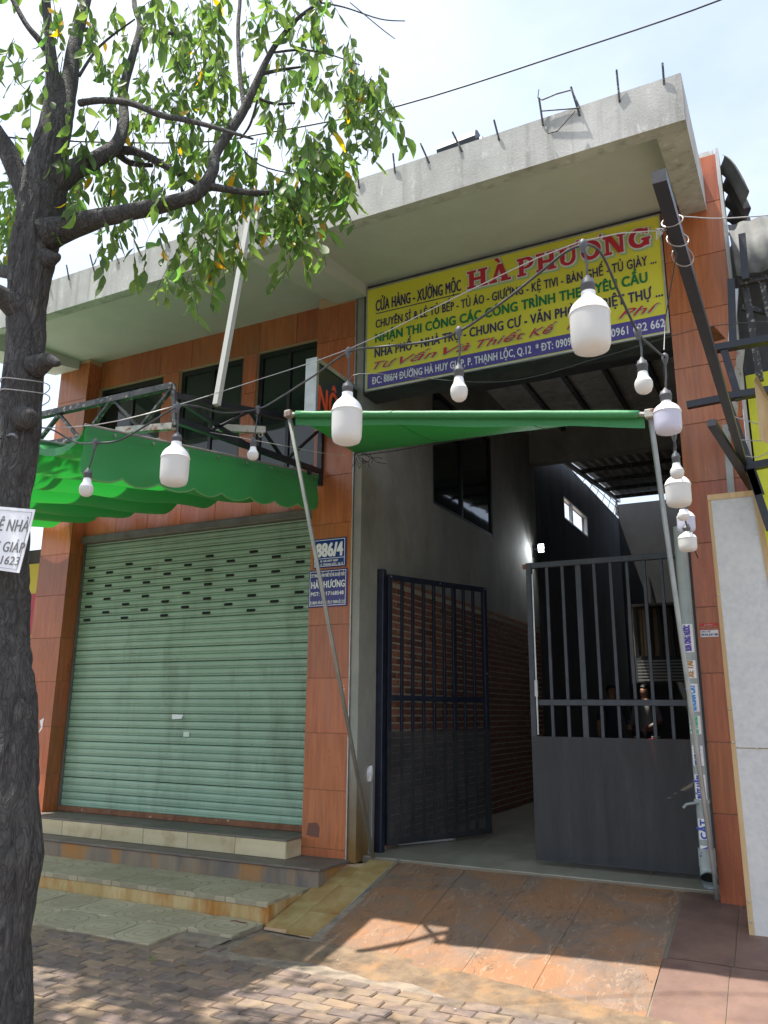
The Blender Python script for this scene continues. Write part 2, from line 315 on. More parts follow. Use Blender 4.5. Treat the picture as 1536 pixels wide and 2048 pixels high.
g0 = noi(n_, l_, pos(n_, l_, (1, .45, 1)), 4.5, 14, .78, .5); c_ = ramp(n_, l_, g0, [(.30, (.125, .09, .07)), (.47, (.165, .12, .092)), (.58, (.20, .145, .112)), (.74, (.28, .20, .145))])
g1 = noi(n_, l_, pos(n_, l_), 1.6, 10, .7, .8); gm = n_.new('ShaderNodeMapRange'); gm.inputs[1].default_value = .42; gm.inputs[2].default_value = .60; gm.inputs[4].default_value = .8; l_(g1, gm.inputs[0])
c_ = mixc(n_, l_, gm.outputs[0], c_, (.29, .135, .058))
g3 = noi(n_, l_, pos(n_, l_, (1, .30, 1)), 13, 8, .7, 1.5); fm = ramp(n_, l_, g3, [(.585, (0, 0, 0)), (.60, (1, 1, 1)), (.63, (1, 1, 1)), (.66, (0, 0, 0))]); c_ = mixc(n_, l_, mth0(n_, l_, fm, .55), c_, (.36, .25, .17))
g4 = noi(n_, l_, pos(n_, l_, (1, .5, 1)), 8, 6, .6, 1.0); cm4 = ramp(n_, l_, g4, [(.488, (1, 1, 1)), (.498, (0, 0, 0)), (.503, (0, 0, 0)), (.512, (1, 1, 1))]); g5 = noi(n_, l_, pos(n_, l_), 2.6, 3); sp5 = ramp(n_, l_, g5, [(.50, (0, 0, 0)), (.58, (1, 1, 1))]); c_ = mixc(n_, l_, mth1(n_, l_, cm4, sp5), c_, (.07, .05, .04))
c_ = rndval(n_, l_, c_, .1); l_(c_, b_.inputs['Base Color']); b_.inputs['Roughness'].default_value = .75
g2 = noi(n_, l_, pos(n_, l_, (1, .6, 1)), 9, 10, .72, .8); cm = ramp(n_, l_, g2, [(.44, (0, 0, 0)), (.50, (1, 1, 1)), (.6, (.35, .35, .35))]); ad = n_.new('ShaderNodeMath'); ad.operation = 'ADD'; l_(cm, ad.inputs[0]); l_(fm, ad.inputs[1]); bump(n_, l_, b_, ad.outputs[0], .4, .010)
m_ptile = M('mauve brown ramp tile', (.135, .08, .065), (.19, .115, .09), 5, rough=.6, bmp=.25, rnd=.06, dirt=(.26, .15, .09), dsc=2, dlo=.5, dhi=.75, fine=60)
m_ttile = M('yellow tan stained tile', (.34, .235, .09), (.46, .35, .17), 3.5, rough=.42, bmp=.12, rnd=.08, dirt=(.27, .135, .035), dsc=2.6, dlo=.45, dhi=.7, roff=3, rv=.1)
m_rtile = M('cream stone riser tile', (.46, .385, .235), (.62, .53, .36), 3, st=(.3, 1, 1.4), rough=.4, bmp=.06, rnd=.10, roff=8, dirt=(.33, .24, .12), dsc=3, dlo=.5, dhi=.78)
m_step = M('worn brown step', (.12, .095, .08), (.20, .165, .14), 6, rough=.6, bmp=.25, dirt=(.09, .075, .07), dsc=3, dlo=.5, dhi=.7, fine=60)
m_stepr = M('stained step riser', (.13, .115, .105), (.26, .20, .14), 5, st=(1, 1, .15), rough=.8, bmp=.3, dirt=(.36, .17, .05), dsc=3.2, dst=(1, 1, .2), dlo=.47, dhi=.6)
m_yriser = M('rust yellow plaster riser', (.40, .27, .10), (.55, .43, .22), 5, st=(1, 1, .35), rough=.85, bmp=.3, dirt=(.38, .16, .03), dsc=3.6, dst=(1, 1, .3), dlo=.45, dhi=.62)
m_gtile, n_, l_, b_ = newmat('green grey patterned tile')
tco = n_.new('ShaderNodeTexCoord'); sx = n_.new('ShaderNodeSeparateXYZ'); l_(tco.outputs['Object'], sx.inputs[0])
def mth(op, a, bb=None):
    q = n_.new('ShaderNodeMath'); q.operation = op
    for i, v in enumerate((a, bb)):
        if v is None: continue
        if isinstance(v, (int, float)): q.inputs[i].default_value = v
        else: l_(v, q.inputs[i])
    return q.outputs[0]
ax = mth('POWER', mth('ABSOLUTE', sx.outputs['X']), 3.0); ay = mth('POWER', mth('ABSOLUTE', sx.outputs['Y']), 3.0)
rr = mth('POWER', mth('ADD', ax, ay), 1/3.0)
sn = mth('SINE', mth('MULTIPLY', rr, 2*PI/.062)); gr = ramp(n_, l_, sn, [(.0, (1, 1, 1)), (.82, (1, 1, 1)), (.95, (0, 0, 0))])
fg = noi(n_, l_, pos(n_, l_), 4, 9, .7); c_ = ramp(n_, l_, fg, [(.3, (.32, .275, .175)), (.7, (.45, .39, .28))]); c_ = mixc(n_, l_, .35, c_, mixc(n_, l_, gr, (.09, .08, .06), c_))
gz = noi(n_, l_, pos(n_, l_), 1.7, 6); gm = n_.new('ShaderNodeMapRange'); gm.inputs[1].default_value = .5; gm.inputs[2].default_value = .8; l_(gz, gm.inputs[0]); c_ = mixc(n_, l_, gm.outputs[0], c_, (.30, .24, .14)); c_ = rndval(n_, l_, c_, .08)
l_(c_, b_.inputs['Base Color']); b_.inputs['Roughness'].default_value = .8; ad = mth('MULTIPLY_ADD', gr, .7); n_.active = None
l_(fg, ad.node.inputs[2]); bump(n_, l_, b_, ad, .7, .006)
m_skin = flat('skin', (.30, .16, .10), .6); m_shirt = flat('dark shirt', (.03, .035, .05), .85); m_shirt2 = flat('grey shirt', (.20, .20, .20), .85); m_hair = flat('black hair', (.012, .01, .01), .6); m_pant = flat('dark trousers', (.03, .03, .04), .8)
m_redc = flat('dark red cloth', (.28, .02, .025), .8)
m_lampg, n_, l_, b_ = newmat('lit lamp face'); b_.inputs['Emission Color'].default_value = (.9, .95, 1, 1); b_.inputs['Emission Strength'].default_value = 12

# ------------------------------------------------------------------ text
def text(name, s, mat, parent, x0, x1, z, cap, y, grow=0.0, shear=0.0, axis='Y', ext=.0015, rot=0.0, label=None):
    """letters as a thin solid: width fitted between x0 and x1, baseline z, capital height cap, on the plane y (axis Y) or x=y (axis X)"""
    def glyphs(t):
        cu = bpy.data.curves.new('tmp', 'FONT'); cu.body = t; cu.size = 1; cu.shear = shear; cu.extrude = .5; cu.resolution_u = 3; cu.space_character = 1.06
        to = bpy.data.objects.new('tmp', cu); COL.objects.link(to)
        dg = bpy.context.evaluated_depsgraph_get(); dg.update(); m_ = bpy.data.meshes.new_from_object(to.evaluated_get(dg)); bpy.data.objects.remove(to); bpy.data.curves.remove(cu); return m_
    hb = {'Ơ': 'O', 'Ờ': 'Ò', 'Ở': 'Ỏ', 'Ớ': 'Ó', 'Ợ': 'Ọ', 'Ỡ': 'Õ'}
    s1 = ''.join('D' if c == 'Đ' else hb.get(c, c) for c in s); src = glyphs(s1)
    V0 = [v.co.copy() for v in src.vertices]; F0 = [tuple(p.vertices) for p in src.polygons]; bpy.data.meshes.remove(src)
    def slabq(pts):
        b0 = len(V0); n4 = len(pts); V0.extend([Vector((X, Y, Z)) for Z in (-.5, .52) for X, Y in pts])
        F0.extend([tuple(b0+k for k in range(n4))[::-1], tuple(b0+n4+k for k in range(n4))]+[(b0+k, b0+(k+1) % n4, b0+n4+(k+1) % n4, b0+n4+k) for k in range(n4)])
    for i, ch in enumerate(s):          # the horn of each horned O
        if ch in hb:
            pre = glyphs(s1[:i]+'O'); xe = max(v.co.x for v in pre.vertices); bpy.data.meshes.remove(pre)
            slabq([(xe-.16, .60), (xe-.02, .66), (xe+.03, .80), (xe-.05, .82), (xe-.08, .72), (xe-.20, .68)])
    for i, ch in enumerate(s):          # the bar of each crossed D
        if ch == 'Đ':
            pre = glyphs(s1[:i]+'D') ; xe = max(v.co.x for v in pre.vertices); bpy.data.meshes.remove(pre); pre = glyphs('D'); wd = max(v.co.x for v in pre.vertices)-min(v.co.x for v in pre.vertices); bpy.data.meshes.remove(pre)
            xa = xe-wd-.09; xb = xe-wd*.48; b0 = len(V0); V0 += [Vector((X, Y, Z)) for Z in (-.5, .52) for X, Y in ((xa, .33), (xb, .33), (xb, .41), (xa, .41))]; F0 += [(b0, b0+3, b0+2, b0+1), (b0+4, b0+5, b0+6, b0+7), (b0, b0+1, b0+5, b0+4), (b0+1, b0+2, b0+6, b0+5), (b0+2, b0+3, b0+7, b0+6), (b0+3, b0, b0+4, b0+7)]
    xs = [v.x for v in V0]; a, b = min(xs), max(xs); sx = (x1-x0)/(b-a); sz = cap/.727; O = org(parent)
    g1 = grow*sz*1.2; offs = [(0, 0)] if grow <= 0 else [(0, 0), (g1, 0), (-g1, 0), (0, g1*.7), (0, -g1*.7)]+([(g1, g1*.6), (-g1, g1*.6), (g1, -g1*.6), (-g1, -g1*.6)] if grow > .02 else [])
    VV = []; FF = []
    for k, (du, dw) in enumerate(offs):
        b0 = len(VV)
        for v in V0:
            u, w, t = (v.x-a)*sx+du, v.y*sz+dw, (v.z+.5)*(ext*2+k*.00008)
            if rot: u, w = u*math.cos(rot)-w*math.sin(rot), u*math.sin(rot)+w*math.cos(rot)
            VV.append((Vector((x0+u, y-t, z+w)) if axis == 'Y' else Vector((y+t, x0+u, z+w)))-O)
        FF += [tuple(i+b0 for i in f) for f in F0]
    me = bpy.data.meshes.new(name); me.from_pydata(VV, [], FF)
    me.materials.clear(); me.materials.append(mat); me.update()
    o = bpy.data.objects.new(name, me); COL.objects.link(o); o.parent = parent
    if label: o['label'] = label
    return o

# ================================================================== SETTING: ground
g = MB().box(-40, 40, -9.0, 60, -.5, -.010).build('pavement_bed', m_sand, kind='structure')
MB().box(-40, 40, -40, -9.15, -.5, -.13).build('road', m_asph, kind='structure')
MB().box(-40, 40, -9.15, -9.0, -.5, .004, .01).build('kerb', m_conc, kind='structure')
pv = bpy.data.objects.new('pavement', None); COL.objects.link(pv); pv['kind'] = 'structure'
def yb_(x): return -1.42-.36*min(1, max(0, (x+2.6)/1.7))
PW, PH, GAP = .205, .108, .006
pm = []
for k in range(4):
    mb = MB(); bm = bmesh.new(); bmesh.ops.create_cube(bm, size=1)
    for v in bm.verts: v.co = Vector((v.co.x*(PW-GAP), v.co.y*(PH-GAP), v.co.z*.05))
    bmesh.ops.bevel(bm, geom=[e for e in bm.edges if abs(e.verts[0].co.z-e.verts[1].co.z) < .01 and e.verts[0].co.z > 0]+[e for e in bm.edges if abs(e.verts[0].co.z-e.verts[1].co.z) > .01], offset=.008, segments=1, affect='EDGES')
    for v in bm.verts: v.co += Vector((random.uniform(-.004, .004), random.uniform(-.004, .004), random.uniform(-.001, .001)))
    me = bpy.data.meshes.new('paver'); bm.to_mesh(me); bm.free(); me.materials.append(m_paver); pm.append(me)
cand = []
for j in range(52):
    for i in range(-50, 14):
        x = i*PW+(PW/2 if j % 2 else 0)+random.uniform(-.002, .002); y = -1.50-(j+.5)*PH
        if j < 3 and -3.75 < x < -.8: continue
        if x > -3.25 and y > yb_(x)-.02: continue
        px, py = proj((x, y, 0))
        vis = 0 < px < 1560 and py < 2070 and depth(Vector((x, y, 0))) > .5 and not (px < 70)
        if random.random() < .012: continue
        cand.append((0 if vis else 1, (Vector((x, y, 0))-CAM).length, x, y))
cand.sort()
rest = MB()
for n_i, (vis, d, x, y) in enumerate(cand):
    z = -.022+random.uniform(-.004, .003)+.010*noise.noise(Vector((x*1.4, y*1.4, 0))); rot = (random.uniform(-.02, .02), random.uniform(-.015, .015), random.uniform(-.012, .012))
    if not vis and (y < -4.5 or x > 1.2 or x < -7): continue
    if n_i < 300 and not vis: inst('paver', pm[n_i % 4], (x, y, z), pv, rot)
    else:
        R = Matrix.Translation((x, y, z)) @ Euler(rot).to_matrix().to_4x4(); me = pm[n_i % 4]
        rest.add([R @ v.co for v in me.vertices], [tuple(p.vertices) for p in me.polygons])
rest.build('paver_field', m_paver, pv, kind='stuff')

# green patterned tiles: strip in front of the steps
gm_ = MB().box(-.198, .198, -.198, .198, -.02, .02, .004).mesh('pattern_tile', m_gtile)
apron = bpy.data.objects.new('tiled_apron', None); COL.objects.link(apron); apron['kind'] = 'structure'
for i in range(11):
    for j in range(2):
        x = -3.98-i*.4+j*.0; y = -1.26-j*.4
        if j == 1 and (i < 1): continue
        inst('pattern_tile', gm_, (x, y, .012-.012*j+random.uniform(-.002, .002)), apron, (.03, 0, random.choice((0, PI/2))))
MB().box(-8.4, -3.77, -1.66, -.9, -.3, -.004).build('tile_bed', m_sand, apron)
rb = MB()          # broken mortar edge of the apron
pts = []
for i in range(60): x = -8.4+i*.0785; pts.append((x, -1.67-.05*noise.noise(Vector((x*3, 0, 0)))-.02*random.random(), .005))
rb.add([(p[0], p[1], p[2]) for p in pts]+[(p[0], -1.40, .012) for p in pts], [(i, i+1, 60+i+1, 60+i) for i in range(59)])
rb.build('mortar_edge', m_sand, apron)

# steps in front of the shutter
st = bpy.data.objects.new('front_steps', None); COL.objects.link(st); st['kind'] = 'structure'
MB().box(-8.4, -3.75, -1.05, .25, -.2, .148).build('lower_step_riser', m_yriser, st)
for i in range(11): inst('pattern_tile', gm_, (-3.96-i*.4, -.86, .152+random.uniform(-.001, .001)), st, (0, 0, 0))
for i in range(11):
    inst('pattern_tile', gm_, (-3.96-i*.4, -.46, .150), st, (0, 0, 0))
MB().box(-8.4, -3.68, -.46, .3, -.2, .300, .004).build('upper_step_riser', m_stepr, st)
MB().box(-8.4, -3.66, -.475, .3, .302, .322, .004).build('upper_step_tread', m_step, st)
ry = .47
MB().box(-8.0, -4.16, -.235, .3, .31, ry).build('sill_core', m_conc, st)
for i in range(7):
    w = .55; x1 = -4.15-i*w; x0 = max(x1-w+.004, -8.0)
    if x1 < -7.95: break
    MB().box(x0, x1, -.25, -.237, .325, ry-.004, .002).build('sill_tile', m_rtile, st)
MB().box(-4.158, -4.146, -.236, -.004, .325, ry-.004, .001).build('sill_tile', m_rtile, st)
MB().box(-8.0, -4.144, -.252, .2, ry-.002, ry+.014, .002).build('sill_top', m_step, st)

# ramp and gate threshold
rp_ = bpy.data.objects.new('entrance_ramp', None); COL.objects.link(rp_); rp_['kind'] = 'structure'
def rz(x, y, z0=.012): y0 = yb_(x); return z0+(.33-z0)*(y-y0)/(.20-y0)
def slab(x0, x1, y0, y1, name, mat, zoff=0, rough=0, yb=-1.42, skew=0, nx=14, ny=22, sk2=None):
    sk2 = skew if sk2 is None else sk2
    def fn(u, v):
        x = x0+(x1-x0)*u+(skew*(1-u)+sk2*u)*(1-v); ya = yb_(x) if y0 == 'b' else y0; y = ya+(y1-ya)*v
        e = 0
        if rough:
            e = rough*(noise.fractal(Vector((x*4, y*3, 3)), 1.0, 2.0, 4))
            if v == 0: y += .05*noise.fractal(Vector((x*5, 0, 0)), 1, 2, 3)
        edge = -.003 if (u in (0, 1)) else 0
        return (x, y, rz(x, y)+zoff+e+edge)
    o = MB().grid(fn, nx, ny).build(name, mat, rp_, smooth=True); return o
xs = [-3.245, -2.63, -2.08, -1.57, -.925]
bk = MB().grid(lambda u, v: (-3.25+2.4*u, yb_(-3.25+2.4*u)+.02+(.2-yb_(-3.25+2.4*u))*v, rz(-3.25+2.4*u, yb_(-3.25+2.4*u)+.02+(.2-yb_(-3.25+2.4*u))*v)-.014), 12, 1).build('ramp_base', m_sand, rp_)
for i in range(4):
    slab(xs[i]+.0015, xs[i+1]-.0015, 'b', .20+(.05 if i in (1, 2) else 0), 'ramp_slab', m_ramp, rough=.007, skew=.10-.03*i, sk2=.10-.03*(i+1) if i < 3 else .02, nx=18, ny=40)
xs2 = [-.915, -.535, .0, .6, 1.2]; ysr = [-1.78, -.95, -.05, .2]
for i in range(4):
    for j in range(3 if i > 0 else 2):
        y1 = ysr[j+1] if not (i == 0 and j == 1) else .20
        slab(xs2[i]+.003, xs2[i+1]-.003, ysr[j]+.003, y1-.003, 'ramp_tile', m_ptile, yb=-2.35, skew=.02, nx=4, ny=8)
MB().grid(lambda u, v: (-.93+2.2*u, -1.78+1.98*v, rz(0, -1.78+1.98*v)-.010), 1, 1).build('tile_mortar', m_grout, rp_)
# dirt fillet where the ramp melts into the pavers
def fil(u, v):
    x = -3.65+4.6*u; y = yb_(x)-.24+.34*v+.10*noise.fractal(Vector((x*2.5, 0, 4)), 1, 2, 3)*(1-v)
    return (x, y, -.012+.045*v+.006*noise.fractal(Vector((x*7, y*7, 0)), 1, 2, 4))
MB().grid(fil, 50, 8).build('dirt_fillet', m_fil, rp_, smooth=True)
# tan tile strip between ramp and steps
def strip(x0, x1, y0, y1):
    z = lambda y: .022+(.34-.022)*(y+1.14)/(.25+1.14)
    mb = MB().add([(x0, y0, z(y0)), (x1, y0, z(y0)), (x1, y1, z(y1)), (x0, y1, z(y1)), (x0, y0, z(y0)-.02), (x1, y0, z(y0)-.02), (x1, y1, z(y1)-.02), (x0, y1, z(y1)-.02)],
                  [(0,1,2,3),(4,7,6,5),(0,4,5,1),(1,5,6,2),(2,6,7,3),(3,7,4,0)])
    mb.build('ramp_edge_tile', m_ttile, rp_)
for y0, y1 in ((-1.14, -.83), (-.827, -.37), (-.367, .20)): strip(-3.53, -3.25, y0, y1)
for y0, y1 in ((-1.10, -.72), (-.717, -.22), (-.217, -.02)): strip(-3.735, -3.533, y0, y1)
MB().add([(-3.74, -1.12, 0), (-3.245, -1.15, 0), (-3.245, .2, 0), (-3.74, .0, 0), (-3.74, -1.12, .01), (-3.245, -1.15, .005), (-3.245, .2, .315), (-3.74, -.01, .285)],
         [(0,3,2,1),(4,5,6,7),(0,1,5,4),(1,2,6,5),(2,3,7,6),(3,0,4,7)]).build('ramp_edge_core', m_lgrout, rp_)
MB().beam((-3.247, -1.16, .03), (-3.247, .19, .348), .008, .012).build('edge_trim', m_alu, rp_)

# corridor floor
cf = bpy.data.objects.new('corridor_floor', None); COL.objects.link(cf); cf['kind'] = 'structure'
MB().box(-3.6, -.15, .15, 13.4, -.2, .334).build('floor_base', m_grout, cf)
for j in range(11):
    for i in range(6):
        x0 = -3.6+i*.6; y0 = .16+j*.6+(0 if j else .0)
        if x0 > -.2: continue
        x1 = min(x0+.597, -.18)
        MB().box(x0, x1, y0, y0+.597, .332, .342+.006*0).build('floor_tile', m_floor, cf)

# ================================================================== THE SHOPHOUSE
H = empty('shophouse', (-4, 0, .3), 'shophouse with brown wood-look tiles, concrete canopy and green shutter', 'building')
def tile(x0, x1, z0, z1, y=0.0, parent=None, t=.012, name='tile'):
    MB().box(x0+.0022, x1-.0022, y, y+t, z0+.0022, z1-.0022, .0012).build(name, m_wood, parent)
ZS = [.325, .398, .89, 1.385, 1.88, 2.375, 2.87, 3.36, 3.85, 4.34, 4.83, 5.32, 5.80]
# pillars
P1 = MB().box(-4.145, -3.69, .0125, .6, .3, 6.1).build('middle_pillar', m_lgrout, H)
for i in range(len(ZS)-1): tile(-4.15, -3.69, ZS[i], ZS[i+1] if i < 11 else 5.72, 0, P1)
MB().box(-3.69, -3.682, -.002, .012, .325, 5.7).build('edge_strip', m_alu, P1)
P2 = MB().box(-7.985, -7.515, .0125, .6, .3, 6.1).build('left_pillar', m_lgrout, H)
for i in range(len(ZS)-1): tile(-8.0, -7.5, ZS[i], ZS[i+1], 0, P2)
for i in range(len(ZS)-1): MB().box(-7.5145, -7.503, .013, .198, ZS[i]+.002, ZS[i+1]-.002, .001).build('side_tile', m_wood, P2)
P3 = MB().box(-.645, -.19, .0125, .45, .2, 6.3).build('right_pillar', m_conc, H)
zr = [.22]+ZS[2:]+[6.25]
for i in range(len(zr)-1): tile(-.655, -.175, zr[i], zr[i+1], 0, P3)
MB().box(-.175, -.150, .002, .45, .2, 6.3).build('cement_edge', m_conc, P3)
# recessed front above the shutter
FY = .20
Wl = MB()
for a, b, c, d in ((-7.5, -4.15, 3.55, 4.05), (-7.5, -4.15, 5.50, 6.1), (-6.45, -6.2, 4.05, 5.50), (-5.26, -5.07, 4.05, 5.50), (-4.25, -4.15, 4.05, 5.50)):
    Wl.box(a, b, FY+.013, FY+.25, c, d)
fw = Wl.build('front_wall', m_lgrout, H)
for z0, z1 in ((3.56, 4.05), (5.505, 5.95)):
    x = -7.5
    while x < -4.2:
        x1 = min(x+.492, -4.15); tile(x, x1, z0, z1, FY, fw); x = x1
for a, b in ((-6.45, -6.2), (-5.26, -5.07), (-4.25, -4.15)):
    for z0, z1 in ((4.055, 4.54), (4.54, 5.03), (5.03, 5.50)): tile(a, b, z0, z1, FY, fw)
for a, b in ((-7.5, -6.452), (-6.198, -5.262), (-5.068, -4.252)):
    w = MB()
    y0, y1 = FY+.05, FY+.10
    for q in ((a, b, 5.44, 5.50), (a, b, 4.05, 4.10), (a, a+.05, 4.1, 5.44), (b-.05, b, 4.1, 5.44), ((a+b)/2-.02, (a+b)/2+.02, 4.1, 5.44)): w.box(q[0], q[1], y0, y1, q[2], q[3])
    wf = w.build('window', m_winfr, H)
    MB().box(a+.045, b-.045, y0+.02, y0+.026, 4.09, 5.45).build('pane', m_glass, wf)
# stray pale paper behind the left window
# body of the house
B_ = MB()
B_.box(-8.0, -7.99, .25, 6, .3, 6.1); B_.box(-8.0, -3.6, 5.98, 6, .3, 6.1)
B_.build('rear_wall', m_conc, H)
# corridor left wall with its two-light window opening
cw = MB()
for y0, y1, z0, z1 in ((0.02, 1.76, .3, 6.15), (3.86, 6.0, .3, 6.15), (1.76, 3.86, .3, 3.95), (1.76, 3.86, 5.42, 6.15)): cw.box(-3.68, -3.6, y0, y1, z0, z1)
CW = cw.build('corridor_wall', m_wall, H)
w = MB()
for y0, y1, z0, z1 in ((1.76, 3.86, 3.95, 3.99), (1.76, 3.86, 5.38, 5.42), (1.76, 1.81, 3.99, 5.38), (3.81, 3.86, 3.99, 5.38), (2.68, 2.74, 3.99, 5.38)): w.box(-3.65, -3.605, y0, y1, z0, z1)
wf = w.build('window', m_winfr, H)
for y0, y1 in ((1.8, 2.69), (2.73, 3.82)): MB().box(-3.635, -3.629, y0, y1, 3.98, 5.39).build('pane', m_glass, wf)
# brick dado on the corridor wall
BW, BH = .205, .0705
BY0, BY1, BZ0, BZ1 = .56, 5.9, .345, 2.86
MB().box(-3.6, -3.585, BY0, BY1, BZ0, BZ1).build('mortar', m_mortar, CW)
bme = [MB().box(-.005, .005, -(BW-.017)/2, (BW-.017)/2, -(BH-.017)/2, (BH-.017)/2, .002).mesh('brick', m_brick)]
rows = int((BZ1-BZ0)/BH); br = []
for r in range(rows):
    y = BY0+(BW/2 if r % 2 else 0)
    while y < BY1-BW/2: br.append((r, y+BW/2)); y += BW
def bkey(t):
    px, py = proj((-3.58, t[1], BZ0+(t[0]+.5)*BH)); return t[1]
br.sort(key=bkey); rest = MB()
for k, (r, y) in enumerate(br):
    c = Vector((-3.580+random.uniform(-.0025, .0025), y, BZ0+(r+.5)*BH)); ro = (random.uniform(-.02, .02), 0, random.uniform(-.015, .015))
    if k < 290: inst('brick', bme[0], c, CW, ro)
    else:
        R = Matrix.Translation(c) @ Euler(ro).to_matrix().to_4x4(); rest.add([R @ v.co for v in bme[0].vertices], [tuple(p.vertices) for p in bme[0].polygons])
o = rest.build('brickwork', m_brick, CW, kind='stuff')
MB().box(-3.6, -3.575, BY0, BY1, BZ1, BZ1+.035).build('dado_capping', m_brick, CW)
# ceiling, portal beam and right wall of the corridor
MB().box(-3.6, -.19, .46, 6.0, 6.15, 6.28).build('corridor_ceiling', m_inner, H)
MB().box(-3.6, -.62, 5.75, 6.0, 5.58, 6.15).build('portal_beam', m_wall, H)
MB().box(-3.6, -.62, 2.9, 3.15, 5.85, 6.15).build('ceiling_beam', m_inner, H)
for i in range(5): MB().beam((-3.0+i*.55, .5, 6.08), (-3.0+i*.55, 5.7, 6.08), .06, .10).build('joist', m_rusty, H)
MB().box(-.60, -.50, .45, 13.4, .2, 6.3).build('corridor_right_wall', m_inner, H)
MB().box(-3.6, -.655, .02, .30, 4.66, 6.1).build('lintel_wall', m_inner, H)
# rear yard
rw = MB()
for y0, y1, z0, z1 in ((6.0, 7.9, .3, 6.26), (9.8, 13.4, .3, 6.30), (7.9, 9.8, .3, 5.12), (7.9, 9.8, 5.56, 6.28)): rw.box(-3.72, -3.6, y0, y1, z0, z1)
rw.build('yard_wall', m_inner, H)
w = MB()
for y0, y1, z0, z1 in ((7.9, 9.8, 5.12, 5.15), (7.9, 9.8, 5.53, 5.56), (7.9, 7.94, 5.15, 5.53), (9.76, 9.8, 5.15, 5.53), (8.5, 8.58, 5.15, 5.53)): w.box(-3.66, -3.6, y0, y1, z0, z1)
w.build('window', m_alu, H)
bw = MB()
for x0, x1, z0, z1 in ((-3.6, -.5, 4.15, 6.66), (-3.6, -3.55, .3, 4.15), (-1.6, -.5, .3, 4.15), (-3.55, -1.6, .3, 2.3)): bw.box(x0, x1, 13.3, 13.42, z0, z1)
bw.build('back_wall', m_shade, H); MB().box(-3.7, -.5, 14.0, 14.1, .3, 4.4).build('shading_recess_wall', m_shade, H); MB().box(-3.7, -.5, 13.42, 14.0, 4.16, 4.3).build('shading_recess_ceiling', m_shade, H)  # recess behind the opening is added to keep sun off the back screen
rf = MB(); nx = 96
def corr(u, v):
    x = -3.42+u*2.9; return (x, 6.02+v*6.35, 6.02+v*.62+.02*math.sin(x*2*PI/.17))
rf.grid(corr, 136, 1); ro = rf.build('yard_roof', m_corr, H, smooth=True); solidify(ro, .002)
for i in range(6): y = 6.3+i*1.17; MB().beam((-3.42, y, 5.955+(y-6.02)*.0976), (-.6, y, 5.955+(y-6.02)*.0976), .06, .08).build('purlin', m_rusty, H)
MB().beam((-3.42, 6.05, 5.93), (-3.42, 12.6, 6.57), .05, .09).build('eaves_rail', m_alu, H)
rbm = MB()
for i in range(10): y = 7+i*.62; rbm.beam((-3.6, y, 6.2), (-3.45, y, 6.12+(y-6)*.09), .012)
for z in (.08, .2): rbm.beam((-3.52, 7, 6.14+z), (-3.52, 12.8, 6.35+z), .012)
for i in range(7): rbm.beam((-3.55+random.uniform(-.05, .05), 12.9+random.uniform(-.1, .1), 6.28), (-3.55+random.uniform(-.1, .1), 12.9+random.uniform(-.1, .1), 6.9), .014)
rbm.build('rebar_mesh', m_rusty, H)
m_dullb = flat('dull ochre board', (.13, .09, .045), .7); m_dulls = flat('dull slat paint', (.20, .20, .18), .6)
# back screen: yellow boards behind dark uprights and pale slats
for i in range(8): MB().box(-3.55+i*.245+.012, -3.55+(i+1)*.245-.012, 13.9, 13.93, 2.95, 4.1).build('screen_board', m_dullb, H)
for i in range(7): MB().box(-3.5+i*.28, -3.42+i*.28, 13.84, 13.88, 2.9, 4.12).build('screen_upright', m_winfr, H)
for i in range(7): MB().box(-3.48, -1.7, 13.86, 13.89, 2.36+i*.075, 2.395+i*.075).build('screen_slat', m_dulls, H)

# roller shutter
SH = MB().box(-7.5, -4.15, FY+.045, FY+.06, .47, 3.6).build('roller_shutter', m_slot, H)
SP = .0775; prof = [(0, 0), (.006, -.012), (.013, -.014), (.016, -.004), (.024, .000), (.028, -.010), (.052, -.013), (.066, -.010), (.0745, .000)]
sv = MB()
for sx_ in (-7.495, -4.155):
    for z, y in prof: sv.v.append(Vector((sx_, y, z)))
n_p = len(prof)
sv.f = [(i, i+1, n_p+i+1, n_p+i) for i in range(n_p-1)]
sme = sv.mesh('slat', m_shut)
for i in range(40):
    z = .535+i*SP
    if z+SP > 3.62: break
    o = inst('slat', sme, (0, FY+.03+random.uniform(-.0012, .0012), z), SH, (0, random.uniform(-.0004, .0004), 0))
slm = MB(); 
ang = [(.042*math.copysign(1, math.cos(t))+.015*math.cos(t), 0, .0145*math.sin(t)) for t in [2*PI*(k+.5)/12 for k in range(12)]]
slm.poly([(x, y, z) for x, y, z in ang], (0, 1, 0), .001); slme = slm.mesh('vent_slot', m_slot)
for r in range(9):
    z = 3.215-r*SP*1.02; x0 = -7.345 if r % 2 == 0 else -7.055
    for c in range(6 if r % 2 == 0 else 5):
        zz = .535+round((z-.535-.040)/SP)*SP+.040
        inst('vent_slot', slme, (x0+c*.5875, FY+.03-.0150, zz), SH)
MB().box(-7.495, -4.155, FY-.005, FY+.035, .486, .54, .003).build('bottom_rail', m_rail, SH)
MB().box(-7.5, -4.15, FY-.06, FY+.04, 3.50, 3.585, .01).build('shutter_hood', m_header, SH)
for x in (-7.5, -4.18): MB().box(x, x+.03, FY+.0, FY+.04, .485, 3.5).build('guide_rail', m_header, SH)
MB().poly([(-5.95, FY+.012, 1.535), (-5.80, FY+.012, 1.53), (-5.82, FY+.012, 1.49), (-5.95, FY+.012, 1.485)], (0, 1, 0), .001).build('paper_label', m_white, SH)
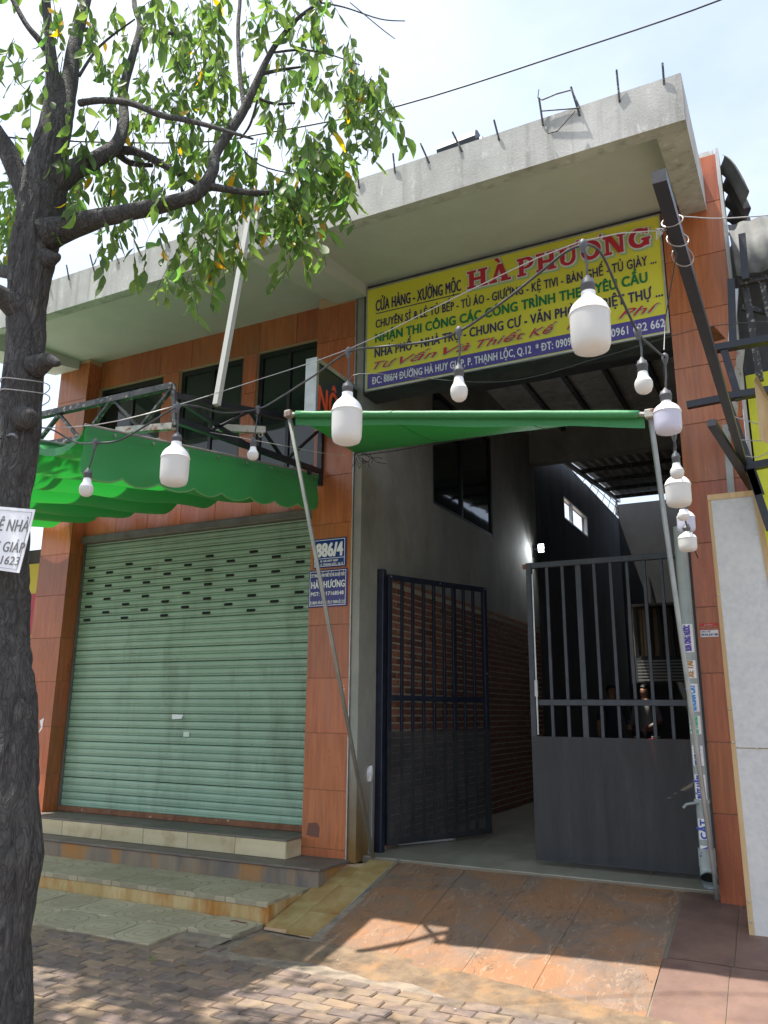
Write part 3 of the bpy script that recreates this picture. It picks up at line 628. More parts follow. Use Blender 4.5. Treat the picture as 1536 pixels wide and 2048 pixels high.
MB().poly([(-5.78, FY+.012, 1.36), (-5.70, FY+.012, 1.36), (-5.70, FY+.012, 1.31), (-5.78, FY+.012, 1.31)], (0, 1, 0), .001).build('paper_label', flat('pale sage sticker', (.55, .66, .56)), SH)
# small marks on pillars
mk = flat('dried glue patch', (.16, .07, .05), .8)
MB().poly([(-4.10, -.001, .50), (-4.08, -.001, .60), (-3.99, -.001, .61), (-3.96, -.001, .57), (-3.965, -.001, .485), (-4.05, -.001, .49)], (0, 1, 0), .0008).build('glue_patch', mk, P1)
MB().poly([(-7.70, -.001, 1.30), (-7.64, -.001, 1.36), (-7.63, -.001, 1.48), (-7.69, -.001, 1.45), (-7.66, -.001, 1.38)], (0, 1, 0), .0008).build('torn_paper', m_white, P2)
mm = MB()
for i in range(9): mm.box(-3.745, -3.738 + random.uniform(0, .01), -.0012, -.0004, 1.80-i*.028, 1.815-i*.028)
mm.build('chalk_marks', flat('pale scuff', (.62, .42, .36)), P1)

# canopy slab
zt0, zt1, zb0, zb1 = 5.775, 6.12, 5.405, 5.73
XL, XR, YF = -8.1, -.289, -1.62
cs = MB()
def top(y): return zt0+(zt1-zt0)*(y-YF)/(.3-YF)
def bot(y): return zb0+(zb1-zb0)*(y-YF)/(0-YF)
def sof(y): return 5.655+(5.87-5.655)*(y-YF)/(.2-YF)
def wedge(mb, x0, x1, y0, y1, zb, zt):
    return mb.add([(x0, y0, zb(y0)), (x1, y0, zb(y0)), (x1, y1, zb(y1)), (x0, y1, zb(y1)), (x0, y0, zt(y0)), (x1, y0, zt(y0)), (x1, y1, zt(y1)), (x0, y1, zt(y1))],
                  [(0,3,2,1),(4,5,6,7),(0,1,5,4),(1,2,6,5),(2,3,7,6),(3,0,4,7)])
mbf = MB()
nseg = 60        # front fascia with a slightly uneven cast arris
def fz(u, v):
    x = XL+(XR-XL)*u; n1 = .006*noise.fractal(Vector((x*2, v*2, 0)), 1, 2, 4)
    ring = [(YF, zb0), (YF, zt0), (YF+.13, top(YF+.13)), (YF+.13, zb0+.02)]
    k = int(round(v*4)) % 4; return (x, ring[k][0]+n1, ring[k][1]+n1)
mbf.grid(fz, nseg, 4)
CAN = mbf.build('canopy_fascia', m_conc, H)
mb = MB(); wedge(mb, XL, XR, YF+.12, .3, lambda y: sof(y), top)
mb.build('canopy_slab', m_soffit, H)
for x0, x1 in ((XR-.20, XR), (XL, XL+.42), (-3.93, -3.55)):
    mb = MB(); wedge(mb, x0, x1+(.0 if x1 != XR else .001), YF+.003 if x1 == XR or x0 == XL else YF+.11, .0 if x0 != XR-.20 else .02, lambda y: bot(y)+.002, lambda y: top(y)-.002); mb.build('canopy_beam', m_soffit if x1 != XR else m_conc, H)
MB().box(XL+.0, XR, .3, 6.1, 6.1, 6.25).build('roof_slab', m_conc, H)
for (bx, by, tx, ty) in ((99,573,98,561),(138,559,133,530),(189,545,180,509),(238,526,224,493),(283,512,268,479),(339,494,323,455),(718,375,713,326),(790,345,786,307),(858,325,841,287),(924,303,905,264),(998,279,988,240),(1159,230,1142,174),(1239,202,1233,140),(1328,167,1325,126),(1086,250,1078,196)):
    p = atY(bx, by, YF-.004); q = atY(tx, ty, YF-.03)
    MB().tube([p+Vector((0, .02, -.01)), p, p+(q-p)*.5, q], .0075, 6).build('rebar', m_rusty, CAN)
a = atY(1084, 200, YF-.03); b = atY(1143, 180, YF-.03); c = atY(1160, 216, YF-.03); d = atY(1084, 222, YF-.03); e = atY(1115, 262, YF-.05); f = atY(1088, 245, YF-.04); k2 = atY(1150, 222, YF-.04)
MB().tube([a, (a+b)/2+Vector((0, 0, .01)), b, c], .006, 6).tube([d, (d+c)/2, c], .005, 6).tube([f, (f+e)/2+Vector((-.02, 0, -.05)), e, k2], .005, 6).tube([a, a+Vector((-.03, 0, .03)), a+Vector((-.02, 0, .1))], .004, 5).build('bent_wire', m_rusty, CAN)
tk = empty('roof_tank', (-2.3, -.5, 6.1), 'small black tank lying on the concrete canopy roof', 'tank')
MB().tube([(-2.42, -.7, 6.50), (-2.05, -.7, 6.52)], .12, 14).build('tank_body', m_black, tk); MB().tube([(-2.06, -.7, 6.52), (-2.01, -.7, 6.525)], .05, 10).build('tank_cap', m_black, tk)
MB().beam((-2.45, -.7, 5.9), (-2.38, -.7, 6.45), .05).beam((-2.1, -.7, 5.9), (-2.1, -.7, 6.45), .05).build('tank_stand', m_black, tk)

# wall lamp that is lit
lp = empty('floodlight', (-3.5, 5.7, 4.1), 'small lit white floodlight high on the dark corridor wall', 'lamp')
MB().beam((-3.6, 5.75, 4.12), (-3.46, 5.72, 4.14), .02).beam((-3.6, 5.75, 4.0), (-3.58, 5.75, 4.2), .03).build('bracket', m_black, lp)
MB().box(-3.50, -3.40, 5.70, 5.74, 4.06, 4.20, .01).build('lamp_body', m_plastic, lp)
MB().box(-3.49, -3.41, 5.692, 5.699, 4.07, 4.19).build('lamp_face', m_lampg, lp)
ld = bpy.data.lights.new('floodlight_light', 'AREA'); ld.energy = 2.2; ld.size = .1; ld.color = (.9, .95, 1)
lo_ = bpy.data.objects.new('floodlight_light', ld); COL.objects.link(lo_); lo_.parent = lp; lo_.location = Vector((-3.45, 5.66, 4.12))-lp.location; lo_.rotation_euler = Vector((.3, -1, -.8)).to_track_quat('-Z', 'Y').to_euler()

# ================================================================== SIGNS
sg = empty('shop_banner', (-2.1, 0, 4.67), 'long yellow shop banner with red and navy lettering over the open gate', 'sign')
SX0, SX1, SZ0, SZ1, SYY = -3.535, -.672, 4.675, 5.775, -.03
MB().box(SX0, SX1, SYY, SYY+.02, SZ0, SZ1).build('banner_sheet', m_yel, sg)
MB().box(SX0+.012, SX1-.012, SYY-.002, SYY-.0005, SZ0+.012, SZ0+.165).build('blue_band', m_band, sg)
fr = MB()
fr.box(SX0-.012, SX1+.012, SYY-.008, SYY+.02, SZ0-.014, SZ0).box(SX0-.012, SX1+.012, SYY-.008, SYY+.02, SZ1, SZ1+.014).box(SX0-.012, SX0, SYY-.008, SYY+.02, SZ0, SZ1).box(SX1, SX1+.012, SYY-.008, SYY+.02, SZ0, SZ1)
fr.build('banner_frame', m_alu, sg)
TY = SYY-.0025
def bx(px): return atY(720+px/2.438, 600, SYY).x
HT = SZ1-SZ0
def zf(f): return SZ1-HT*f
# banner px in the enlarged view -> place along the banner (x only depends weakly on height)
def bxy(px, py): return atY(720+px/2.438, 430+py/2.438, SYY).x
text('lettering', 'CỬA HÀNG - XƯỞNG MỘC', m_navy, sg, bxy(78, 445), bxy(492, 340), zf(.235), .125, TY, .012)
MB().box(bxy(78, 480), bxy(490, 385), TY-.002, TY, zf(.265), zf(.257)).build('underline', m_navy, sg)
text('lettering', 'CHUYÊN SỈ & LẺ TỦ BẾP - TỦ ÁO - GIƯỜNG - KỆ TIVI - BÀN GHẾ - TỦ GIÀY ...', m_navy, sg, bxy(78, 540), bxy(1446, 245), zf(.405), .092, TY, .012)
text('lettering', 'NHẬN THI CÔNG CÁC CÔNG TRÌNH THEO YÊU CẦU', m_green, sg, bxy(76, 610), bxy(1402, 320), zf(.548), .098, TY, .022)
text('lettering', 'NHÀ PHỐ - NHÀ TRỌ - CHUNG CƯ - VĂN PHÒNG - BIỆT THỰ ...', m_navy, sg, bxy(73, 680), bxy(1478, 405), zf(.695), .098, TY, .018)
for dx, dz, g_, mm_, yy in ((.006, -.005, .026, m_pgreen, TY-.001), (0, 0, .010, m_red, TY-.0035)):
    for s_, a_, b_ in (('Tư', (68, 745), (178, 735)), ('Vấn', (196, 735), (376, 700)), ('Và', (408, 690), (538, 670)), ('Thiết', (572, 650), (806, 610)), ('Kế', (826, 605), (965, 580)), ('Miễn', (1010, 575), (1215, 540)), ('Phí', (1262, 510), (1466, 475))):
        text('script_lettering', s_, mm_, sg, bxy(*a_)+dx, bxy(*b_)+dx, zf(.812)+dz, .078, yy, g_, .45)
text('lettering', 'ĐC: 886/4 ĐƯỜNG HÀ HUY GIÁP, P. THẠNH LỘC, Q.12', m_white, sg, bxy(60, 810), bxy(835, 660), SZ0+.05, .078, TY-.001, .012)
text('lettering', '* ĐT: 0909', m_white, sg, bxy(858, 650), bxy(1030, 620), SZ0+.05, .078, TY-.001, .012)
text('lettering', '0961 622 662', m_white, sg, bxy(1226, 580), bxy(1486, 530), SZ0+.05, .078, TY-.001, .012)
# slab-serif shop name, each letter its own piece
def arc(cx, cz, rx, rz_, a0, a1, w, n=14):
    o = [(cx+rx*math.cos(a0+(a1-a0)*i/n), cz+rz_*math.sin(a0+(a1-a0)*i/n)) for i in range(n+1)]
    q = [(cx+(rx-w)*math.cos(a0+(a1-a0)*i/n), cz+(rz_-w*.75)*math.sin(a0+(a1-a0)*i/n)) for i in range(n+1)]
    return [[o[i], o[i+1], q[i+1], q[i]] for i in range(n)]
def R_(x0, z0, x1, z1): return [(x0, z0), (x1, z0), (x1, z1), (x0, z1)]
SW, SE = .24, .13
def ser(x0, x1, z): return R_(x0, z, x1, z+SE)
GL = {
 'H': (1.0, [R_(.1, 0, .1+SW, 1), R_(.66, 0, .66+SW, 1), R_(.3, .42, .7, .58), ser(0, .44, 0), ser(0, .44, 1-SE), ser(.56, 1.0, 0), ser(.56, 1.0, 1-SE)]),
 'A': (1.0, [[(.08, 0), (.24, 0), (.56, 1), (.40, 1)], [(.62, 0), (.92, 0), (.64, 1), (.40, 1)], R_(.25, .26, .72, .38), ser(-.02, .36, 0), ser(.54, 1.02, 0)]),
 'P': (.88, [R_(.1, 0, .1+SW, 1), ser(0, .46, 0), R_(0, 1-SE, .5, 1), R_(.3, .38, .52, .50)]+arc(.50, .69, .36, .31, -PI/2, PI/2, .22)),
 'U': (1.0, [R_(.1, .32, .1+SW, 1), R_(.70, .32, .70+.16, 1), ser(0, .44, 1-SE), ser(.58, .98, 1-SE)]+arc(.48, .34, .38, .36, PI, 2*PI, .20)),
 'O': (1.0, arc(.5, .5, .48, .52, 0, 2*PI, .25, 28)),
 'N': (1.05, [R_(.1, 0, .26, 1), R_(.76, 0, .92, 1), [(.1, 1), (.40, 1), (.92, 0), (.66, 0)], ser(0, .38, 0), ser(.64, 1.04, 1-SE), R_(0, 1-SE, .3, 1)]),
 'G': (1.0, arc(.5, .5, .48, .52, PI*.22, PI*1.92, .25, 26)+[R_(.60, .34, 1.0, .47), R_(.76, .05, .94, .45), R_(.80, .66, .92, .95)]),
}
def slabword(word, px0, px1, arch):
    tot = sum(GL[c][0]+.10 for c, _ in word)-.10; x0, x1 = px0, px1; k = (x1-x0)/tot; cx = x0
    for c, mark in word:
        wd, polys = GL[c]; polys = list(polys)
        if mark == 'grave': polys.append([(.22, 1.34), (.42, 1.38), (.56, 1.10), (.44, 1.08)])
        if mark == 'horn': polys += [[(wd-.12, .95), (wd+.02, 1.0), (wd+.06, 1.22), (wd-.06, 1.20)]]
        u_ = (cx-bx0)/(bx1-bx0); zb_ = zf(.245)+arch(u_); ch = .185
        for (dx, dz, g_, mt, yy, nm) in ((.014, -.012, .014, m_pgreen, TY-.0005, 'letter_shadow'), (0, 0, .010, m_white, TY-.0055, 'letter_edge'), (0, 0, 0, m_red, TY-.0105, 'letter')):
            mb = MB()
            for q, pl in enumerate(polys):
                mx_ = sum(p[0] for p in pl)/len(pl); mz_ = sum(p[1] for p in pl)/len(pl); pts = []
                for (a, b) in pl:
                    X, Z = cx+a*k, zb_+b*ch; CX, CZ = cx+mx_*k, zb_+mz_*ch
                    X += math.copysign(g_, X-CX) if abs(X-CX) > 1e-5 else 0; Z += math.copysign(g_, Z-CZ) if abs(Z-CZ) > 1e-5 else 0
                    pts.append((X+dx, yy-q*.00012, Z+dz))
                mb.poly(pts, (0, -1, 0), .0015)
            mb.build(nm, mt, sg)
        cx += (wd+.10)*k
bx0, bx1 = bxy(525, 330), bxy(1424, 130)
slabword([('H', ''), ('A', 'grave')], bx0, bxy(736, 300), lambda u: 0)
slabword([('P', ''), ('H', ''), ('U', 'horn'), ('O', 'horn'), ('N', ''), ('G', '')], bxy(768, 270), bx1-.01, lambda u: 0)

def plate(name, x0, x1, z0, z1, mat, label, y=-.014):
    o = empty(name, ((x0+x1)/2, y, z0), label, 'sign'); MB().box(x0, x1, y, y+.012, z0, z1, .003).build('plate', mat, o)
    e = .012; t = .005; b = MB()
    for q in ((x0+e, x1-e, z0+e, z0+e+t), (x0+e, x1-e, z1-e-t, z1-e), (x0+e, x0+e+t, z0+e+t, z1-e-t), (x1-e-t, x1-e, z0+e+t, z1-e-t)): b.box(q[0], q[1], y-.0012, y-.0002, q[2], q[3])
    b.build('border', m_white, o); return o
h1 = plate('house_number_plate', -4.105, -3.74, 2.925, 3.212, m_plate, 'blue enamel number plate reading 886/4 on the middle pillar')
text('lettering', '886/4', m_white, h1, -4.07, -3.775, 3.035, .135, -.0155, .03)
MB().box(-4.09, -3.755, -.0155, -.0145, 3.012, 3.017).build('border', m_white, h1)
text('lettering', 'Đ. HÀ HUY GIÁP', m_white, h1, -4.02, -3.825, 2.979, .021, -.0155, .02)
text('lettering', 'KP.2, P. THẠNH LỘC, Q.12', m_white, h1, -4.08, -3.77, 2.945, .021, -.0155, .02)
h2 = plate('company_plate', -4.148, -3.722, 2.545, 2.905, m_plate2, 'violet blue company plate directly below the number plate')
text('lettering', 'CTY TNHH TƯ VẤN THIẾT KẾ VÀ XD NỘI THẤT', m_white, h2, -4.125, -3.745, 2.835, .034, -.0155, .01)
text('lettering', 'HÀ PHƯƠNG', m_white, h2, -4.115, -3.745, 2.728, .068, -.0155, .02)
text('lettering', 'MST: 0317168548', m_white, h2, -4.118, -3.755, 2.655, .038, -.0155, .02)
text('lettering', 'ĐC: 886/4 Đ. HÀ HUY GIÁP, KP.2, P. THẠNH LỘC, Q.12', m_white, h2, -4.128, -3.74, 2.575, .030, -.0155, .01)
# projecting sign box
sb = empty('projecting_sign', (-3.68, -.40, 4.16), 'projecting metal sign box with orange red letters on the middle pillar', 'sign')
m_face = flat('dark green sign face', (.02, .035, .03), .3)
MB().box(-3.745, -3.652, -.75, -.012, 4.20, 4.70).build('sign_face', m_face, sb)
for q in ((-.79, -.75, 4.16, 4.74), (-.75, -.01, 4.70, 4.74), (-.75, -.01, 4.16, 4.20)): MB().box(-3.76, -3.64, q[0], q[1], q[2], q[3]).build('sign_frame', m_alu, sb)
text('lettering', 'NỘI T', m_orange, sb, -.725, -.08, 4.25, .25, -3.651, .018, 0, 'X')
MB().beam((-3.7, 0, 4.72), (-3.7, .35, 4.30), .03).build('sign_bracket', m_black, sb)
# red and white sticker
sk = empty('advert_sticker', (-.57, -.002, 2.14), 'small red and white sticker on the right brown pillar', 'sticker')
MB().box(-.632, -.505, -.0025, -.001, 2.20, 2.25).build('red_half', flat('sticker red', (.55, .03, .03), .5), sk)
MB().box(-.632, -.505, -.0025, -.001, 2.148, 2.199).build('white_half', m_white, sk)
text('lettering', 'A.PHÁT', m_white, sk, -.60, -.54, 2.234, .008, -.003)
text('lettering', 'KHOAN CẮT BÊ TÔNG', m_pgreen, sk, -.625, -.51, 2.218, .010, -.003)
text('lettering', 'THỢ CÓ KINH NGHIỆM', m_pgreen, sk, -.625, -.51, 2.204, .009, -.003)
text('lettering', 'LIÊN HỆ', m_navy, sk, -.625, -.56, 2.184, .008, -.003)
text('lettering', '0918 241 80', m_navy, sk, -.625, -.51, 2.158, .015, -.003, .02)

# ================================================================== GATES
def gate_leaf(o, wd, hgt, mp, mm, zb, mid, ptop, front, heavy=6):
    """leaf in its own frame: x from 0 (hinge) to wd, y thickness, z up; returned under o"""
    def part(name, m, mb):
        me = mb.mesh(name, m); q = bpy.data.objects.new(name, me); COL.objects.link(q); q.parent = o; return q
    for x0, x1 in ((0, .05), (wd-.05, wd)): part('stile', mp, MB().box(x0, x1, -.025, .025, zb, hgt, .003))
    part('top_rail', mp, MB().box(.05, wd-.05, -.025, .025, hgt-.05, hgt, .003)); part('bottom_rail', mp, MB().box(.05, wd-.05, -.025, .025, zb, zb+.05, .003))
    part('middle_rail', mp, MB().box(.05, wd-.05, -.024, .024, mid, mid+.05, .003))
    nb = 8; xs_ = [.05+(wd-.1)*(i+1)/(nb+1) for i in range(nb)]
    for i, x in enumerate(xs_):
        hw = .024 if i == heavy-1 else .0135
        part('bar', mp, MB().box(x-hw, x+hw, -.014, .014, zb+.05, mid, .002)); part('bar', mp, MB().box(x-hw, x+hw, -.014, .014, mid+.05, hgt-.05, .002))
    y = -.029 if front else .029
    mb = MB(); 
    def pf(u, v): return (.004+(wd-.008)*u, y+.004*noise.noise(Vector((u*4, v*4, wd))), zb+.01+(ptop-zb-.01)*v)
    mb.grid(pf, 10, 10); part('mesh_panel', mm, mb)
    for x, z in ((.03, hgt-.02), (wd-.03, hgt-.02), (wd*.5, hgt-.025), (wd-.025, mid+.3)): part('bolt', m_alu, MB().box(x-.006, x+.006, -.031, -.024, z-.006, z+.006, .002))
gl = empty('swing_gate', (-3.555, .50, 0), 'dark barred gate leaf folded inward beside the brick wall', 'gate', 'black barred gate leaves')
v = Vector((-2.975, 1.74, 0))-Vector((-3.555, .5, 0)); gl.rotation_euler = (0, 0, math.atan2(v.y, v.x))
gate_leaf(gl, v.length, 2.91, m_gate1, m_mesh, .385, 1.685, 1.40, True)
gr_ = empty('swing_gate', (-.755, .50, 0), 'closed charcoal barred gate leaf hung by the right brown pillar', 'gate', 'black barred gate leaves')
gr_.rotation_euler = (0, 0, PI)
gate_leaf(gr_, 1.37, 2.91, m_gate2, m_mesh2, .385, 1.645, 1.385, False, 6)
q = MB().box(1.37, 1.40, -.02, .02, 2.86, 2.90).mesh('latch_stub', m_rail); o = bpy.data.objects.new('latch_stub', q); COL.objects.link(o); o.parent = gr_
q = MB().beam((1.30, .05, 2.8), (1.30, .05, 1.4), .012).box(1.29, 1.315, .03, .06, 1.72, 1.86).mesh('drop_bolt', m_alu); o = bpy.data.objects.new('drop_bolt', q); COL.objects.link(o); o.parent = gr_
gp = empty('gate_post', (-3.56, .42, .33), 'tall navy steel post at the left side of the gateway', 'post')
MB().box(-3.597, -3.527, .36, .44, .335, 2.945, .006).build('post_tube', m_gate1, gp)
for z in (.8, 1.6, 2.4): MB().tube([(-3.55, .455, z), (-3.55, .455, z+.09)], .014, 8).build('hinge', m_black, gp)
gq = empty('gate_post', (-.70, .42, .33), 'dark steel post behind the grey drainpipe', 'post')
MB().box(-.735, -.662, .40, .47, .30, 2.95, .006).build('post_tube', m_gate2, gq)
for z in (.8, 1.6, 2.4): MB().tube([(-.745, .485, z), (-.745, .485, z+.09)], .014, 8).build('hinge', m_black, gq)
# fluorescent tube lying under the left leaf
ft = empty('fluorescent_tube', (-3.05, 1.0, .36), 'loose white fluorescent tube lying under the inward gate leaf', 'lamp tube')
pa, pb = atZ(795, 1688, .36), atZ(905, 1678, .36)
MB().tube([pa, pb], .014, 10).build('glass_tube', m_plastic, ft); MB().tube([pb, pb+(pb-pa).normalized()*.03], .0145, 10).build('end_cap', m_alu, ft)

# drainpipe
dp = empty('drainpipe', (-.70, -.06, .45), 'grey plastic drainpipe covered in paper stickers beside the gate', 'pipe')
pc = (-.712, -.062)
MB().tube([(pc[0], pc[1], .56), (pc[0], pc[1], 3.0)], .047, 20).build('pipe', m_pvc, dp, smooth=False)
mb = MB(); mb.lathe([(.052, 0), (.058, 0), (.058, .12), (.052, .12)], (pc[0], pc[1], .54), 20); mb.build('collar', m_pvc, dp)
c0 = Vector((pc[0], pc[1], .56)); elb = [c0, c0+Vector((0, -.004, -.05)), c0+Vector((.006, -.04, -.09)), c0+Vector((.01, -.10, -.10))]
mb = MB().tube(elb, [.055, .056, .057, .060], 20, caps=False); mb.tube([p for p in elb], [.050, .051, .052, .054], 20, caps=False); mb.build('outlet_elbow', m_pvc, dp, smooth=True)
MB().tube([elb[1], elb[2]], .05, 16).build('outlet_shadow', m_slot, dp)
stk = [(2.24, 2.03, 'violet', (.10, .06, .35), 'SỬA ỐNG NƯỚC'), (1.97, 1.84, 'orange', (.45, .22, .03), 'XE TẢI'), (1.80, 1.60, 'blue', (.04, .25, .62), 'KHOAN CẮT'), (1.57, 1.44, 'green', (.03, .42, .16), 'BÊ TÔNG'), (1.36, 1.22, 'blue', (.03, .05, .3), 'KHOAN'), (1.16, .99, 'blue', (.05, .06, .38), 'RÚT HẦM'), (.86, .72, 'blue', (.04, .09, .4), 'CẮT'), (.68, .56, 'violet', (.10, .06, .35), 'SỬA')]
for z1, z0, nm, c, tx in stk:
    ins = nm in ('blue', 'green') and c[1] > .2
    mb = MB(); a0, a1 = -PI*.78, -PI*.22
    mb.grid(lambda u, v: (pc[0]+.0482*math.cos(a0+(a1-a0)*u), pc[1]+.0482*math.sin(a0+(a1-a0)*u), z0+(z1-z0)*v), 10, 1)
    stq = mb.build('paper_sticker', m_white, dp)
    mt = flat('sticker ink '+nm, c, .5)
    text('lettering', tx, mt, stq, pc[0]+.018, pc[0]+.018+(z1-z0)*.9, z0+(z1-z0)*.05, .044, pc[1]-.0485, .04, rot=PI/2, ext=.0006)
MB().tube([(pc[0], pc[1]-.02, .98), (pc[0]-.05, pc[1]-.06, .965), (pc[0]-.10, pc[1]-.07, .955), (pc[0]-.125, pc[1]-.07, .93)], .010, 8).box(pc[0]-.05, pc[0]+.05, pc[1]-.052, pc[1]+.03, .965, .99).build('pipe_clip', m_pvc, dp)

# ================================================================== AWNINGS
aw = empty('pleated_awning', (-6.0, -1.5, 3.6), 'large pleated green awning with scalloped valance over the shutter', 'awning')
AX1, AX0, AYF, AYB = -4.05, -8.25, -2.975, -.06
PIT = .583
def atop(y): return 3.404+(3.865-3.404)*(y-AYF)/(0-AYF)
def sag(x, y):
    k = abs(AX1-x)/PIT; fr_ = k-math.floor(k); j = math.floor(k)
    am = .185+.035*noise.noise(Vector((j*3.1, y*1.2, 0))); s_ = (1-(2*fr_-1)**2)**.75
    return am*s_
def afn(u, v):
    x = AX1+(AX0-AX1)*u; y = AYF+(AYB-AYF)*v; n1 = .012*noise.noise(Vector((x*5, y*1.5, 7)))
    return (x+.05*math.sin(PI*((abs(AX1-x)/PIT) % 1))*1, y+.015*noise.noise(Vector((x*4, 0, 1)))*(1 if v < .02 else 0), atop(y)-sag(x, y)+n1)
o = MB().grid(afn, 144, 26).build('canopy_cloth', m_awn, aw, smooth=True)
def val(u, v):      # hanging side valance
    y = AYF+(AYB-AYF)*u; sc = u*8.0 % 1.0; drop = .355+.045*(1-(2*sc-1)**2)-.02
    x = AX1+.012*math.sin(u*22)*v+.03*noise.noise(Vector((y*2.2, v*2, 0)))*v+(.012 if abs(v-.1) < .06 else 0)
    return (x, y, atop(y)+.01-drop*v)
o = MB().grid(val, 96, 12).build('side_valance', m_awn2, aw, smooth=True)
def hem(u, k):
    y = AYF+(AYB-AYF)*u; sc = u*8.0 % 1.0; drop = .355+.045*(1-(2*sc-1)**2)-.02
    return Vector((AX1+.012*math.sin(u*22)+.03*noise.noise(Vector((y*2.2, 2, 0)))+.003, y, atop(y)+.01-drop))
MB().tube([hem(i/96, 0) for i in range(97)], .006, 5).build('valance_piping', cloth('pale green piping', (.20, .42, .16), .2), aw)
def fval(u, v):
    x = AX1+(AX0-AX1)*u; return (x+.05*math.sin(PI*((abs(AX1-x)/PIT) % 1)), AYF-.004, atop(AYF)-sag(x, AYF)+.05*math.sin(PI*((abs(AX1-x)/PIT) % 1))*(1-v)-.005*v)
MB().grid(fval, 144, 2).build('front_hem', m_awn2, aw, smooth=True)
for k in range(8):
    y = AYF+.25+k*.37; MB().tube([(AX1+.016, y, atop(y)-.03), (AX1+.022, y, atop(y)-.03)], .012, 10).build('eyelet', m_zinc, aw)
# part of the last pleat that hangs at the wall end
def endf(u, v): return (AX1+.01-.55*u, AYB+.01, atop(AYB)-(.36-.10*u)*v-.03*math.sin(u*9)*v)
for x in [AX1-PIT*i for i in range(0, 8)]: MB().tube([(x, AYF, atop(AYF)+.008), (x, AYB, atop(AYB)+.008)], .011, 8).build('batten', m_zinc, aw)
MB().tube([(AX1-.0, AYF+.7, atop(AYF+.7)+.03), (AX0, AYF+.7, atop(AYF+.7)+.03)], .004, 5).build('slide_cable', m_wire, aw)
MB().tube([(AX1-.0, -.5, atop(-.5)+.03), (AX0, -.5, atop(-.5)+.03)], .004, 5).build('slide_cable', m_wire, aw)

ra = empty('rolled_awning', (-2.1, -1.2, 3.8), 'thin green awning sheet held up by two leaning poles across the gateway', 'awning')
BL, BR = atY(578, 829, -1.62), atY(1300, 829, -1.50)
WLb, WRb = Vector((-3.64, -.04, 4.03)), Vector((-.69, -.04, 3.975))
def rfn(u, v):
    a = BL+(BR-BL)*(u*.985+.012); b = WLb+(WRb-WLb)*u; p = a+(b-a)*v
    p.z -= .06*math.sin(PI*v)*(math.sin(PI*u)**.5)+.004*noise.noise(Vector((u*9, v*5, 0))); return tuple(p)
MB().grid(rfn, 60, 14).build('canopy_cloth', m_awn, ra, smooth=True)
dr = (BR-BL)
for u0 in (.30, .66): MB().tube([Vector(rfn(u0+.02*math.sin(v*3), v))-Vector((0, 0, .002)) for v in [i/14 for i in range(15)]], .0035, 5).build('seam', m_awn2, ra)
rl = MB().tube([BL+dr*t for t in [i/40 for i in range(1, 40)]], [.028+.004*noise.noise(Vector((i*.4, 0, 0))) for i in range(1, 40)], 12)
rl.build('rolled_edge', m_awn2, ra, smooth=True)
def flap(u, v):
    p = BL+dr*(u*.97+.015); return (p.x, p.y+.028+.006*v, p.z-.0-.075*v*(1+.1*math.sin(u*14)))
MB().grid(flap, 50, 3).build('edge_flap', m_awn2, ra, smooth=True)
MB().tube([BL-dr*.012, BR+dr*.012], .017, 10).build('front_bar', m_zinc, ra)
for P_ in (BL, BR): MB().box(P_.x-.03, P_.x+.03, P_.y-.03, P_.y+.03, P_.z-.025, P_.z+.03, .005).build('clamp', m_rustw, ra)
MB().box(BR.x+.03, BR.x+.055, BR.y-.02, BR.y+.02, BR.z-.02, BR.z+.03).build('end_cap', m_rail, ra)
MB().tube([BL, Vector((-3.47, .10, .345))], .017, 10).build('support_pole', m_zinc, ra, smooth=True)
MB().tube([BR, Vector((-.665, -.14, .50)), Vector((-.66, -.13, .34))], .017, 10).build('support_pole', m_zinc, ra, smooth=True)
w_ = MB()
for k in range(9):
    a = Vector((-3.60, -.05, 4.0)); pts = [a+Vector((random.uniform(-.02, .02), random.uniform(-.1, 0), random.uniform(-.02, .02)))]
    for j in range(5): pts.append(pts[-1]+Vector((random.uniform(-.02, .09), random.uniform(-.05, .05), random.uniform(-.05, .02))))
    w_.tube(pts, .003, 5)
w_.tube([(-3.6, -.05, 4.0), (-3.2, -.05, 3.99), (-2.6, -.05, 4.0), (-1.8, -.05, 4.0), (-.7, -.05, 3.99)], .005, 5)
w_.build('loose_wires', m_cable, ra)
# short galvanised upright leaning on the left gate post with a plastic bag scrap
sp_ = empty('short_pole', (-3.58, .25, .34), 'short galvanised upright with a scrap of pale plastic tied on top', 'pole')
MB().box(-3.60, -3.565, .25, .29, .34, 1.0, .003).build('pole', m_zinc, sp_)
sc_ = MB(); bm = bmesh.new(); bmesh.ops.create_icosphere(bm, subdivisions=2, radius=.055)
for v_ in bm.verts: v_.co = Vector((v_.co.x*.7, v_.co.y*.6, v_.co.z*1.25))*(1+.45*noise.noise(v_.co*30))
sc_.add([v_.co+Vector((-3.585, .235, 1.03)) for v_ in bm.verts], [[v_.index for v_ in f.verts] for f in bm.faces]); bm.free(); sc_.build('plastic_scrap', m_white, sp_)

